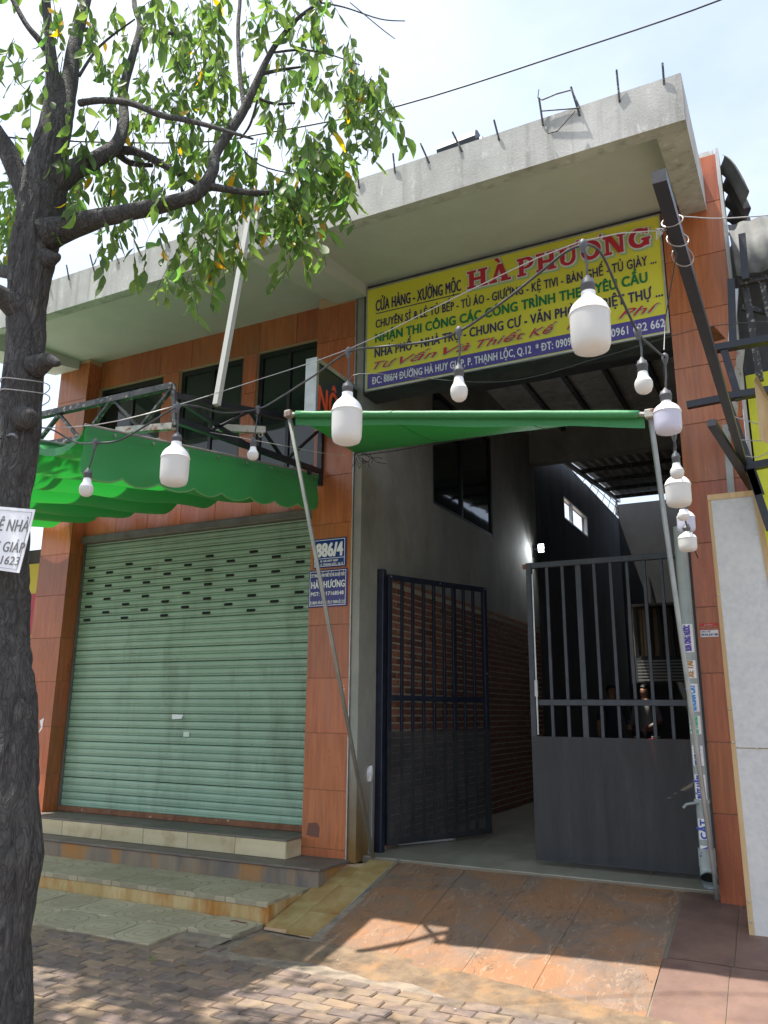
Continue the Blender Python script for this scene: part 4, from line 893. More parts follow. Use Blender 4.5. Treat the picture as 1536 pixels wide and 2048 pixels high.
# ================================================================== AWNING FRAMES
tf = empty('awning_truss', (-5.5, -1.5, 3.8), 'peeling black steel truss frame above the pleated awning', 'frame')
YT = -2.18
def P_(x, y, Y=YT): return atY(x, y, Y)
chord = [((60, 836), (347, 772))]
a = P_(347, 772); b = P_(60, 836); e = a+(b-a)*2.0
MB().beam(a, e, .05, .05).build('top_chord', m_rusty, tf)
for p, q in (((117, 832), (75, 885)), ((120, 830), (162, 880)), ((222, 803), (188, 848)), ((228, 800), (278, 855)), ((342, 780), (285, 850)), ((60, 843), (20, 890))): MB().beam(P_(*p), P_(*q), .035, .02).build('brace', m_rusty, tf)
MB().beam(P_(347, 770), P_(350, 853), .035, .03).build('corner_post', m_rusty, tf)
MB().beam(P_(347, 853), P_(235, 862), .05, .05).build('bottom_chord', m_rustw, tf)
MB().beam(P_(160, 878), P_(20, 898), .04, .04).build('bottom_chord', m_rusty, tf)
MB().beam((-4.05, -2.16, 3.92), (-4.05, -.05, 4.40), .045, .05).build('side_chord', m_black, tf)
MB().beam((-4.05, -2.16, 3.73), (-4.05, -.03, 3.90), .045, .05).build('side_chord', m_black, tf)
MB().beam((-4.05, -2.10, 3.90), (-4.05, -1.1, 3.80), .03).build('brace', m_black, tf); MB().beam((-4.05, -.02, 3.76), (-4.05, -.02, 4.42), .05, .06).build('wall_upright', m_black, tf)
for (y0, z0, y1, z1) in ((-.6, 3.87, -.1, 4.3), (-1.2, 4.12, -.7, 3.86), (-1.75, 3.76, -1.25, 4.1)): MB().beam((-4.05, y0, z0), (-4.05, y1, z1), .03, .02).build('brace', m_black, tf)
p0 = atX(440, 872, -4.05); p1 = atX(549, 866, -3.8)
MB().beam((-4.25, -1.45, 3.93), (-3.92, -1.15, 3.95), .045, .06).build('channel', m_rustw, tf)
pw = atX(549, 880, -3.95)
MB().tube([Vector((-3.93, -1.2, 3.93))+Vector((.02*math.sin(t), 0, -.035+.02*math.cos(t))) for t in [i*PI/5 for i in range(10)]], .005, 6).build('hook_ring', m_rustw, tf)
MB().beam((-4.4, -.25, 3.80), (-4.02, -.25, 3.83), .05, .04).build('wall_bracket', m_black, tf)
pz0, pz1 = atY(496, 455, -1.70), atY(433, 810, -1.9); pt = pz0+(pz0-pz1).normalized()*.35
lp2 = empty('leaning_tube', pz1, 'long pale square metal tube leaning against the canopy edge', 'pole')
MB().beam(pz1, pt, .046, .046).build('tube', flat('dull white paint', (.44, .45, .43), .45), lp2)
MB().beam(pt, pt+(pt-pz1).normalized()*.05, .05, .05).build('orange_tip', flat('faded orange', (.5, .2, .12), .6), lp2)

# black tube projecting towards the street on the right
bt = empty('black_steel_arm', (-.24, -4.06, 3.3), 'long black steel arm reaching from the right pillar towards the street', 'frame')
TA = atD(1318, 352, 3.0); TB = Vector((-.185, -.02, 3.31))
MB().beam(TA, TB, .046, .046).build('arm_tube', m_black, bt)
MB().beam(atY(1423, 845, -1.55)+Vector((0, .0, 0)), (-.155, -.02, 3.23), .05, .04).build('lower_tube', m_black, bt)
for k, (x, y) in enumerate(((1330, 425), (1341, 455), (1334, 470))):
    c = atD(x, y, 3.3+.1*k); ring = [TA+(TB-TA).normalized()*(.28+.13*k)+Vector((.037*math.cos(t)+.0, .025*math.sin(t*1+k), .037*math.sin(t))) for t in [i*2*PI/14 for i in range(15)]]
    MB().tube(ring, .0022, 5).build('wire_loop', m_wire, bt)
MB().beam(atY(1374, 811, -.6), atY(1452, 796, -.6), .05, .05).build('stub_tube', m_black, bt)
MB().beam(atY(1452, 850, -.08), atY(1464, 1000, -.08), .05, .03).build('flat_strip', m_zinc, bt)
tw = TA+(TB-TA).normalized()*.33+Vector((-.03, 0, 0))
MB().tube([tw+Vector((random.uniform(-.04, .0), 0, random.uniform(-.03, .03))) for i in range(12)], .0025, 5).build('wire_knot', m_wire, bt)
MB().tube([tw, tw+Vector((.02, .1, -.05)), atY(1330, 640, -3.2), atY(1328, 700, -3.3)], .0025, 5).build('thin_wire', m_cable, bt)

# ================================================================== NEIGHBOURS
nl = empty('neighbour_stall', (-9.2, .5, 0), 'neighbouring stall front with a yellow and red signboard left of the shophouse', 'stall')
MB().box(-10.4, -8.3, .55, .62, 2.45, 3.42).build('signboard', flat('yellow board', (.55, .46, .02), .5), nl)
MB().box(-10.3, -8.52, .535, .548, 2.5, 3.02).build('red_panel', flat('dull red board', (.42, .03, .05), .5), nl)
MB().box(-10.4, -8.1, .6, .7, 3.42, 3.62).box(-10.4, -8.1, .7, 4, 0, 3.6).build('dark_front', m_inner, nl)
MB().add([(-10.4, -.4, 3.72), (-8.12, -.4, 3.72), (-8.12, .8, 4.15), (-10.4, .8, 4.15), (-10.4, -.4, 3.69), (-8.12, -.4, 3.69), (-8.12, .8, 4.12), (-10.4, .8, 4.12)], [(0,1,2,3),(4,7,6,5),(0,4,5,1),(1,5,6,2),(2,6,7,3),(3,7,4,0)]).build('pale_canopy', M('pale green canopy', (.42, .52, .42), (.55, .62, .52), 3), nl)

m_corrd = M('dull corrugated steel', (.085, .088, .085), (.15, .155, .15), 5, rough=.85, bmp=.1, dirt=(.06, .05, .04), dsc=3, dlo=.55, dhi=.75)
nr = empty('neighbour_shop', (.9, .4, 0), 'neighbouring shop with yellow tarpaulin and corrugated steel on the right edge', 'building')
def yfn(u, v): x = -.135+2.6*u; return (x, .16+.05*noise.noise(Vector((u*6, v*4, 1))), 2.5+1.75*v)
MB().grid(yfn, 30, 20).build('yellow_tarpaulin', m_ylw, nr, smooth=True)
def cfn(u, v): x = -.14+2.4*u; return (x+.03*v, .05+.012*math.sin(x*2*PI/.12)-.25*v, 4.95+.62*(1-v))
o = MB().grid(cfn, 120, 1).build('corrugated_fascia', m_corrd, nr, smooth=True); solidify(o, .002)
def cfn2(u, v): y = .02+1.7*u; return (-.14+.16*v+.03*math.sin(y*2*PI/.26), y, 6.22+.03*math.sin(y*2*PI/.26)-.10*v-.30*v*v)
o = MB().grid(cfn2, 160, 6).build('corrugated_edge', m_corrd, nr, smooth=True); solidify(o, .002)
MB().box(-.148, 2.2, .28, .4, 0, 5.5).build('side_wall', m_inner, nr)
for q in (((-.10, -.12, 4.93), (2.2, -.12, 4.93), .05), ((-.06, -.06, 5.0), (-.03, -.06, 4.1), .05), ((.06, -.1, 4.95), (.10, -.1, 4.35), .04), ((-.10, -.05, 4.75), (.6, .0, 4.45), .04)): MB().beam(q[0], q[1], q[2]).build('roof_steel', m_rusty, nr)
for (a, b, w) in (((1430, 698), (1600, 668), .075), ((1450, 795), (1600, 772), .08), ((1492, 935), (1600, 915), .07), ((1448, 700), (1478, 800), .05), ((1452, 800), (1520, 990), .06), ((1500, 940), (1540, 1060), .05), ((1462, 560), (1466, 690), .05), ((1484, 470), (1492, 560), .05)):
    MB().beam(atY(*a, -.55), atY(*b, -.55), w, .05).build('frame_tube', m_black, nr)
MB().beam(atY(1415, 655, -.62), atY(1432, 652, -.62)+Vector((0, .25, 0)), .09, .012).build('bracket_plate', m_rail, nr)
MB().beam(atY(1482, 700, -.3), atY(1463, 860, -.3), .05, .04).build('pale_strut', m_rustw, nr)
MB().beam(atY(1470, 580, -.3), atY(1462, 700, -.3), .05, .04).build('pale_strut', m_alu, nr)
MB().add([atY(1514, 750, -.8), atY(1560, 840, -.8), atY(1560, 900, -.8), atY(1520, 880, -.75), atY(1508, 760, -.7)], [(0, 1, 2, 3, 4)]).build('torn_cardboard', m_paleplank, nr)
for pts in ([(1462, 832), (1490, 840), (1560, 862)], [(1482, 880), (1530, 882), (1560, 876)], [(1486, 912), (1515, 915), (1560, 895)]): MB().tube([atY(x, y, -.7) for x, y in pts], .004, 5).build('slack_wire', m_wire, nr)

# framed sheet leaning at the right
fb_ = empty('framed_panel', (-.3, -.5, .1), 'tall pale grey sheet on a timber frame leaning by the right pillar', 'panel')
bl, tl = Vector((-.452, -.42, .10)), Vector((-.462, -.36, 3.14)); wdt = .335
def bp(a, z, y=0): 
    t = (z-.10)/(3.04); p = bl+(tl-bl)*t; return Vector((p.x+a*(1+.55*(1-t)), p.y-.03-y, z))
def strip4(name, a0, a1, z0, z1, y0, y1, mat):
    v_ = [bp(a0, z0, y0), bp(a1, z0, y0), bp(a1, z0, y1), bp(a0, z0, y1), bp(a0, z1, y0), bp(a1, z1, y0), bp(a1, z1, y1), bp(a0, z1, y1)]
    return MB().add(v_, [(0,3,2,1),(4,5,6,7),(0,1,5,4),(1,2,6,5),(2,3,7,6),(3,0,4,7)]).build(name, mat, fb_)
strip4('sheet', .022, .30, 1.367, 3.10, .020, .026, m_board); strip4('sheet', .022, .335, .10, 1.36, .020, .026, m_board)
strip4('frame_rail', 0, .335, 3.10, 3.14, -.02, .034, m_paleplank); strip4('frame_rail', .0, .335, 1.34, 1.38, -.02, .019, m_paleplank)
strip4('frame_stile', 0, .022, .10, 3.10, -.03, .028, m_paleplank); strip4('frame_stile', .300, .335, 1.2, 3.10, -.03, .034, m_paleplank); strip4('frame_rail', .022, .335, .10, .14, -.02, .019, m_paleplank)
for a, z in ((.006, 3.12), (.317, 3.12), (.011, 2.4), (.011, 1.62), (.011, 1.40), (.011, .42), (.011, .30), (.12, 1.363), (.25, 1.363)):
    p = bp(a, z, .036); MB().box(p.x-.006, p.x+.006, p.y-.003, p.y+.006, p.z-.006, p.z+.006, .002).build('screw', m_alu, fb_)

# ================================================================== PEOPLE at the table deep inside
def person(name, loc, label, pts, edges, rads, mats, hair=True, face=-PI/2):
    o = empty(name, loc, label, 'person')
    me = bpy.data.meshes.new('body'); me.from_pydata(pts, edges, []); b = bpy.data.objects.new('body', me); COL.objects.link(b); b.parent = o
    m = b.modifiers.new('skin', 'SKIN'); 
    for i, r in enumerate(rads): me.skin_vertices[0].data[i].radius = (r, r)
    me.skin_vertices[0].data[0].use_root = True
    b.modifiers.new('smooth', 'SUBSURF').levels = 1; b.modifiers['smooth'].render_levels = 1
    dg = bpy.context.evaluated_depsgraph_get(); dg.update(); nm = bpy.data.meshes.new_from_object(b.evaluated_get(dg)); b.modifiers.clear(); b.data = nm
    nm.materials.clear()
    for mt in (m_skin, mats[0], mats[1]): nm.materials.append(mt)
    for p in nm.polygons:
        c = p.center; p.use_smooth = True
        arm = abs(c.x) > .235
        p.material_index = 2 if c.z < .93 and not (abs(c.x) > .22 and c.z > .8) else (0 if c.z > 1.44 or (arm and c.z < 1.12) or (c.y < -.25 and c.z > .9) else 1)
        if c.z < .06: p.material_index = 2
    hb = MB(); bm = bmesh.new(); bmesh.ops.create_icosphere(bm, subdivisions=2, radius=.108)
    hb.add([Vector((v.co.x*.86, v.co.y+.018, v.co.z*1.08+1.625)) for v in bm.verts if True], [[v.index for v in f.verts] for f in bm.faces if not (f.calc_center_median().y < -.03 and f.calc_center_median().z < .05) and f.calc_center_median().z > -.06]); bm.free()
    hm = hb.mesh('hair', m_hair, smooth=True); h = bpy.data.objects.new('hair', hm); COL.objects.link(h); h.parent = o
    nn = MB().add([(-.012, -.088, 1.58), (.012, -.088, 1.58), (0, -.115, 1.585), (0, -.09, 1.625)], [(0, 1, 2), (0, 2, 3), (1, 3, 2)]); 
    h2 = bpy.data.objects.new('nose', nn.mesh('nose', m_skin)); COL.objects.link(h2); h2.parent = o
    ey = MB()
    for s_ in (-1, 1): ey.box(s_*.033-.012, s_*.033+.012, -.094, -.082, 1.622, 1.632)
    h3 = bpy.data.objects.new('eyes', ey.mesh('eyes', m_hair)); COL.objects.link(h3); h3.parent = o
    return o
def body_pts(lh, rh):
    P = [(0, 0, .95), (0, 0, 1.1), (0, 0, 1.28), (0, 0, 1.42), (0, -.005, 1.5), (0, -.01, 1.6), (0, -.01, 1.68)]
    E_ = [(0, 1), (1, 2), (2, 3), (3, 4), (4, 5), (5, 6)]; Rr = [.145, .13, .15, .10, .055, .088, .075]
    for s_, hd in ((-1, lh), (1, rh)):
        b = len(P); P += [(s_*.18, 0, 1.38), (s_*.25, .01, 1.12), hd, (hd[0], hd[1]-.05, hd[2]-.03)]; E_ += [(3, b), (b, b+1), (b+1, b+2), (b+2, b+3)]; Rr += [.06, .043, .030, .026]
        e = Vector(P[b+3])
        for k in range(5):
            P.append(tuple(e+Vector((-.028+.014*k, -.045-.01*(2-abs(k-2)), -.01)) if k else e+Vector((-s_*.045, -.01, .005)))); E_.append((b+3, len(P)-1)); Rr.append(.0085)
        b2 = len(P); P += [(s_*.09, 0, .86), (s_*.10, -.02, .48), (s_*.10, 0, .08), (s_*.105, -.15, .04)]; E_ += [(0, b2), (b2, b2+1), (b2+1, b2+2), (b2+2, b2+3)]; Rr += [.085, .058, .042, .036]
    return P, E_, Rr
a = body_pts((-.27, -.06, .90), (.16, -.30, 1.02))
p1 = person('person', (-2.88, 7.7, .345), 'person in a dark shirt standing deep inside behind the right gate leaf', *a, (m_shirt, m_pant)); p1.rotation_euler = (0, 0, .5)
a = body_pts((-.12, -.34, 1.03), (.14, -.32, 1.0))
p2 = person('person', (-2.38, 7.95, .345), 'person in a grey shirt reaching over the red table inside', *a, (m_shirt2, m_pant)); p2.rotation_euler = (0, 0, -.3)
tb = empty('cloth_table', (-2.1, 7.3, .34), 'table under a dark red cloth deep inside the passage', 'table')
MB().box(-2.55, -1.55, 7.05, 7.55, 1.16, 1.19, .005).build('tabletop', m_paleplank, tb)
MB().grid(lambda u, v: (-2.56+1.02*u, 7.03+.01*math.sin(u*40)*v, 1.195-.45*v), 40, 3).build('cloth_front', m_redc, tb, smooth=True)
MB().box(-2.56, -1.54, 7.03, 7.56, 1.191, 1.197).build('cloth_top', m_redc, tb)
for x in (-2.5, -1.6):
    for y in (7.1, 7.5): MB().box(x-.02, x+.02, y-.02, y+.02, .342, 1.16).build('leg', m_paleplank, tb)
for x, y, r_ in ((-2.42, 7.15, .05), (-2.12, 7.12, .07)):
    bo = empty('white_dish', (x, y, 1.2), 'small white dish standing on the red table, %s one' % ('smaller' if r_ < .06 else 'larger'), 'dish')
    mb = MB().lathe([(.01, 0), (r_*.6, .002), (r_, .035), (r_*.95, .036), (r_*.55, .008), (.01, .006)], (x, y, 1.198), 16); mb.build('bowl', m_plastic, bo, smooth=True)

# ================================================================== STRING OF LAMPS
def lamp(kind, body, sock_top, node, dpx, label, group, tint=False, hgt=None):
    """body = (px, top y, bottom y) of the glass; dpx = its width in the photograph"""
    dia = {'small': .06, 'big': .12, 'mid': .10}[kind]; d_ = dia*FPX/dpx
    cx, ty, by = body; C_ = CAM+ray(cx, (ty+by)/2)*d_; Yp = C_.y
    T_ = CAM+ray(cx, ty)*((Yp-CAM.y)/ray(cx, ty).y); B2 = CAM+ray(cx, by)*((Yp-CAM.y)/ray(cx, by).y); Hh = abs(T_.z-B2.z)
    o = empty('led_bulb', (C_.x, C_.y, T_.z), label, 'light bulb', group); R = dia/2; c0 = Vector((C_.x, C_.y, T_.z-Hh))
    mp_ = m_plastic; 
    if kind == 'small':
        k = Hh; mb = MB().lathe([(.013, k), (.016, k*.9), (.019, k*.72), (.026, k*.58), (R*.97, k*.50)], c0, 24); mb.build('housing', mp_, o, smooth=True)
        mb = MB().lathe([(R*.97, k*.50), (R, k*.42), (R*.97, k*.28), (R*.8, k*.12), (R*.5, k*.03), (.002, 0)], c0, 24); mb.build('globe', m_dif, o, smooth=True)
    else:
        k = Hh; nk = R*.36
        mb = MB().lathe([(nk, k), (nk, k*.94), (R*.46, k*.89), (R*.72, k*.82), (R*.9, k*.745), (R*.985, k*.67), (R, k*.645), (R*1.025, k*.64), (R*1.025, k*.62), (R*.99, k*.615)], c0, 32); mb.build('housing', mp_, o, smooth=True)
        mb = MB().lathe([(R*.99, k*.615), (R*.985, k*.30), (R*.96, k*.14), (R*.86, k*.05), (R*.6, k*.012), (R*.2, 0), (.001, 0)], c0, 32); mb.build('globe', m_dif2 if tint else m_dif, o, smooth=True)
    sr = .0175 if kind == 'small' else .021
    st_ = CAM+ray(*sock_top)*((Yp-CAM.y)/ray(*sock_top).y); sh = max(.035, st_.z-T_.z); s0 = Vector((C_.x, C_.y, T_.z-.004))
    mb = MB().lathe([(sr*.9, 0), (sr, .002), (sr, sh*.45), (sr*1.06, sh*.47), (sr*1.06, sh*.62), (sr*.95, sh*.66), (sr*.9, sh*.88), (sr*.5, sh), (.004, sh+.01)], s0, 18); mb.build('socket', m_socket, o, smooth=True)
    N_ = CAM+ray(*node)*((Yp-CAM.y)/ray(*node).y)
    top_ = s0+Vector((0, 0, sh)); MB().tube([top_, top_*.6+N_*.4+Vector((.004, 0, 0)), N_], .0038, 6).build('drop_wire', m_cable, o)
    mb = MB(); mb.lathe([(.004, -.03), (.010, -.012), (.013, 0), (.012, .012), (.004, .02)], N_, 10); mb.build('junction', m_socket, o, smooth=True)
    return N_, o
m_dif, n_, l_, b_ = newmat('milky diffuser'); b_.inputs['Base Color'].default_value = (.74, .74, .72, 1); b_.inputs['Roughness'].default_value = .3; b_.inputs['Subsurface Weight'].default_value = .0
tr_ = n_.new('ShaderNodeBsdfTranslucent'); tr_.inputs['Color'].default_value = (.85, .85, .83, 1); ms = n_.new('ShaderNodeMixShader'); ms.inputs[0].default_value = .35; l_(b_.outputs[0], ms.inputs[1]); l_(tr_.outputs[0], ms.inputs[2]); l_(ms.outputs[0], n_['Material Output'].inputs['Surface'])
m_dif2 = m_dif.copy(); m_dif2.name = 'bluish milky diffuser'; m_dif2.node_tree.nodes['Principled BSDF'].inputs['Base Color'].default_value = (.62, .62, .78, 1)
GS, GB = 'small bulbs on the lamp string', 'large lamps on the lamp string'
Ns = []
Ns.append(lamp('small', (-1, 905, 945), (4, 880), (12, 872), 24, 'small bulb at the left picture edge, in front of the tree trunk', GS))
Ns.append(lamp('small', (44, 917, 939), (48, 902), (58, 856), 22, 'small bulb hanging right against the tree trunk', GS))
Ns.append(lamp('small', (173, 955, 993), (176, 938), (191, 886), 28, 'small bulb hanging before the front corner of the pleated awning', GS))
Ns.append(lamp('big', (350, 885, 971), (352, 867), (355, 814), 57, 'large capsule lamp hanging before the green valance', GB))
Ns.append(lamp('small', (506, 893, 920), (508, 876), (516, 818), 23, 'small bulb just above the valance, right of a large lamp', GS))
Ns.append(lamp('big', (694, 786, 888), (697, 764), (697, 704), 62, 'large capsule lamp covering the letters of the projecting sign', GB))
Ns.append(lamp('small', (918, 752, 803), (918, 730), (918, 663), 35, 'small bulb over the lower edge of the yellow banner', GS))
Ns.append(lamp('big', (1180, 584, 706), (1168, 556), (1166, 490), 80, 'largest lamp, hanging in front of the yellow banner', GB))
Ns.append(lamp('small', (1287, 741, 788), (1282, 718), (1276, 665), 36, 'small bulb below the right end of the banner', GS))
Ns.append(lamp('mid', (1335, 800, 868), (1330, 779), (1330, 716), 54, 'bluish lamp by the right clamp of the thin awning', GB, True))
Ns.append(lamp('small', (1354, 924, 958), (1354, 904), (1348, 872), 27, 'small bulb touching the top of a white capsule lamp', GS))
Ns.append(lamp('big', (1356, 945, 1014), (1352, 938), (1350, 930), 50, 'white capsule lamp under the small bulb at the right pillar', GB))
Ns.append(lamp('mid', (1372, 1018, 1065), (1372, 1014), (1368, 1008), 35, 'bluish lamp second from the low end of the string', GB, True))
Ns.append(lamp('small', (1366, 1017, 1042), (1366, 1010), (1366, 1004), 22, 'small bulb nested before the bluish lamp near the string end', GS))
Ns.append(lamp('mid', (1375, 1062, 1103), (1375, 1058), (1374, 1054), 36, 'lowest lamp, over the top of the drainpipe', GB))
Ns.append(lamp('small', (1381, 1062, 1086), (1381, 1058), (1378, 1054), 18, 'small bulb tucked beside the lowest lamp', GS))
sc_ = empty('string_cable', (-1.4, -4, 2.8), 'black cable of the lamp string sagging from the tree to the right pillar', 'cable')
mids = {0: [(30, 858)], 1: [(100, 858), (150, 884)], 2: [(240, 880), (300, 846)], 3: [(395, 813), (450, 826)], 4: [(560, 795), (630, 750)], 5: [(760, 694), (850, 684)], 6: [(1000, 608), (1080, 545), (1130, 505)], 7: [(1190, 494), (1210, 520), (1240, 590)], 8: [(1300, 690), (1320, 708)], 9: [(1330, 760), (1345, 850)]}
cp = []
for i in range(0, 11):
    A_ = Ns[i][0]; cp.append(A_)
    if i in mids and i < 10:
        B3 = Ns[i+1][0]; n_m = len(mids[i])
        for k, (x, y) in enumerate(mids[i]): t = (k+1)/(n_m+1); cp.append(CAM+ray(x, y)*(depth(A_)*(1-t)+depth(B3)*t))
for i in (11, 12, 14): cp.append(Ns[i][0])
cp.append(Vector((-.60, -.03, 2.75)))
cp = [atD(-60, 900, 4.2)]+cp
def smooth(pts, n=6):
    o = []
    for i in range(len(pts)-1):
        p0, p1, p2, p3 = pts[max(i-1, 0)], pts[i], pts[i+1], pts[min(i+2, len(pts)-1)]
        for k in range(n):
            t = k/n; o.append(.5*((2*p1)+(-p0+p2)*t+(2*p0-5*p1+4*p2-p3)*t*t+(-p0+3*p1-3*p2+p3)*t**3))
    return o+[pts[-1]]
MB().tube(smooth(cp), .0045, 7).build('cable', m_cable, sc_, smooth=True)
MB().tube(smooth([Ns[0][0], atD(30, 870, 4.0), atD(38, 895, 4.0), atD(34, 925, 4.0), atD(20, 940, 4.0)]), .006, 6).build('loose_end', m_cable, sc_)
gw = empty('guy_wire', (-1.4, -4, 3), 'thin galvanised wire strained from the tree to the black steel arm', 'wire')
tw2 = Vector(tw); W0 = Ns[1][0]+Vector((0, .02, .0)); WM = [CAM+ray(x, y)*dd for x, y, dd in ((190, 850, depth(Ns[2][0])), (346, 813, depth(Ns[3][0])), (520, 758, depth(Ns[4][0])*1.0), (700, 697, depth(Ns[5][0])), (920, 590, depth(Ns[6][0])), (1160, 483, depth(Ns[7][0])))]
MB().tube(smooth([atD(-60, 886, 4.1), W0]+WM+[tw2], 3), .0022, 5).build('wire', m_wire, gw)
for i, (a, b, dd, r, lb) in enumerate((([(1700, -115), (1440, 0), (1150, 100), (800, 211), (521, 268), (396, 284), (200, 284), (0, 273), (-200, 240)], m_cable, 6.5, .006, 'dark overhead cable crossing the sky and the tree crown'),
    ([(1345, 432), (1380, 434), (1440, 437), (1536, 431), (1640, 425)], m_wire, 3.6, .0025, 'pale wire running right from the black steel arm'),
    ([(700, 760), (740, 747), (1000, 764), (1200, 715), (1330, 676), (1440, 650), (1600, 640)], m_cable, 6.0, .0028, 'thin dark wire passing just under the yellow banner'),
    ([(380, 858), (440, 868), (560, 890), (640, 905), (690, 912)], m_wire, 6.6, .002, 'slack thin wire between the truss and the middle pillar'))):
    wq = empty('overhead_wire', atD(*a[0], dd), lb, 'wire'); MB().tube(smooth([atD(x, y, dd) for x, y in a], 5), r, 6).build('wire', b, wq)

# ================================================================== TREE
tr = empty('street_tree', atZ(18, 2040, 0), 'big street tree with dark rough bark at the left edge', 'tree')
def br_(pts, Y0, Y1, n=26, name='branch', seg=5, rough=.10):
    P = []; R = []
    m_ = len(pts)
    for i, (x, y, w) in enumerate(pts):
        Y = Y0+(Y1-Y0)*i/max(1, m_-1); p = atY(x, y, Y); P.append(p); R.append(w/2/FPX*depth(p))
    PP = smooth(P, seg); RR = []
    for i in range(len(PP)):
        t = i/seg; k = min(int(t), m_-2); RR.append(R[k]+(R[k+1]-R[k])*(t-k))
    def fn(p, t, i): return 1+rough*(noise.fractal(Vector((p.x*7, p.y*7, p.z*2.6)), 1.0, 2.0, 4))+.05*noise.noise(Vector((p.x*25, p.y*25, p.z*12)))-(.09*max(0, 1-abs(noise.noise(Vector((p.x*16, p.y*16, p.z*3.2))))*7) if n > 40 else 0)
    return MB().tube(PP, RR, n, fn=fn if rough else None)
TYY = -3.95
tm = br_([(-2, 2400, 150), (0, 2200, 130), (2, 2048, 120), (2, 1900, 114), (6, 1800, 118), (15, 1720, 124), (18, 1600, 114), (17, 1400, 106), (12, 1240, 84), (18, 1130, 76), (21, 1000, 76), (35, 900, 76), (42, 800, 74), (50, 700, 72), (54, 620, 76), (62, 540, 82), (72, 470, 92), (84, 400, 88), (94, 340, 80), (103, 280, 66), (108, 220, 46), (110, 160, 34)], TYY, TYY, 96, seg=34, rough=.13)
tm.build('trunk', m_bark, tr, smooth=True)
rt = MB()
for k in range(5):
    an = k*1.25; b0 = tr.location+Vector((.0, 0, .25)); rt.tube([b0, b0+Vector((.14*math.cos(an), .14*math.sin(an), -.14)), b0+Vector((.27*math.cos(an), .27*math.sin(an), -.26))], [.10, .07, .03], 10)
BR_ = [
 ([(108, 230, 40), (106, 160, 26), (100, 90, 20), (92, 0, 18), (86, -150, 14), (80, -300, 8)], TYY, -4.1),
 ([(100, 330, 60), (118, 260, 48), (134, 190, 36), (150, 90, 26), (172, 0, 20), (200, -140, 12)], TYY, -3.6),
 ([(75, 440, 56), (45, 370, 42), (15, 305, 36), (-20, 250, 32), (-80, 190, 24)], TYY, -4.2),
 ([(62, 560, 30), (20, 545, 26), (-20, 540, 22), (-90, 520, 18)], TYY, -3.8),
 ([(56, 640, 60), (14, 600, 46), (-30, 575, 36), (-90, 540, 26)], TYY, -4.3),
 ([(90, 470, 72), (138, 455, 50), (200, 436, 38), (270, 422, 33), (345, 405, 30), (395, 385, 28), (424, 345, 24), (432, 305, 21), (460, 262, 19), (490, 215, 17), (520, 150, 14), (548, 95, 11), (592, 40, 8), (642, 0, 6), (690, -60, 4)], TYY, -3.3),
 ([(415, 372, 18), (450, 378, 14), (510, 386, 12), (555, 383, 10)], -3.68, -3.55),
 ([(100, 370, 60), (148, 340, 40), (198, 315, 32), (234, 288, 26), (247, 240, 21), (248, 175, 17), (266, 110, 15), (280, 50, 13), (268, 0, 10), (280, -90, 6)], TYY, -3.2),
 ([(222, 300, 20), (270, 303, 16), (312, 322, 14), (370, 355, 11), (412, 378, 9)], -3.65, -3.4),
 ([(236, 308, 14), (262, 326, 12), (305, 331, 8)], -3.6, -3.5),
 ([(160, 206, 14), (200, 201, 14), (260, 206, 13), (320, 230, 12), (372, 240, 11), (430, 255, 9), (506, 278, 4)], -4.0, -4.0),
 ([(488, 215, 9), (480, 150, 9), (476, 60, 8), (480, 0, 7), (482, -90, 4)], -3.5, -3.3),
 ([(10, -30, 8), (50, 45, 11), (80, 82, 13), (102, 118, 14)], -4.1, TYY),
 ([(525, 148, 8), (560, 140, 7), (602, 134, 4)], -3.4, -3.3), ([(520, 198, 6), (552, 208, 6), (590, 206, 4)], -3.45, -3.4), ([(548, 105, 5), (600, 100, 5), (655, 108, 3), (720, 130, 2)], -3.35, -3.2),
 ([(288, 60, 8), (350, 68, 8), (400, 80, 4)], -3.25, -3.2), ([(158, 152, 7), (200, 92, 5), (270, 38, 3)], -3.9, -3.8), ([(640, 5, 4), (690, 15, 3), (760, 38, 2.5), (810, 42, 2)], -3.3, -3.2), ([(700, 5, 2), (760, 55, 2), (790, 78, 1.5)], -3.3, -3.2),
 ([(360, 358, 5), (364, 380, 6), (366, 394, 5)], -3.5, -3.5), ([(515, 200, 5), (500, 250, 5), (480, 278, 3)], -3.45, -3.4), ([(70, 735, 50), (98, 722, 30), (118, 728, 9)], TYY, TYY), ([(78, 520, 60), (108, 516, 22), (119, 510, 8)], TYY, TYY), ([(46, 838, 56), (58, 838, 42), (63, 839, 20)], TYY-.05, TYY-.06),
 ([(215, 310, 4), (222, 380, 3), (214, 420, 3)], -3.7, -3.6), ([(470, 280, 3), (520, 330, 3), (600, 350, 2)], -3.4, -3.2)]
for pts, Y0, Y1 in BR_:
    w0 = max(p[2] for p in pts)
    br_(pts, Y0, Y1, 22 if w0 > 25 else (12 if w0 > 8 else 7), rough=.12 if w0 > 12 else .05).build('branch', m_bark, tr, smooth=True)
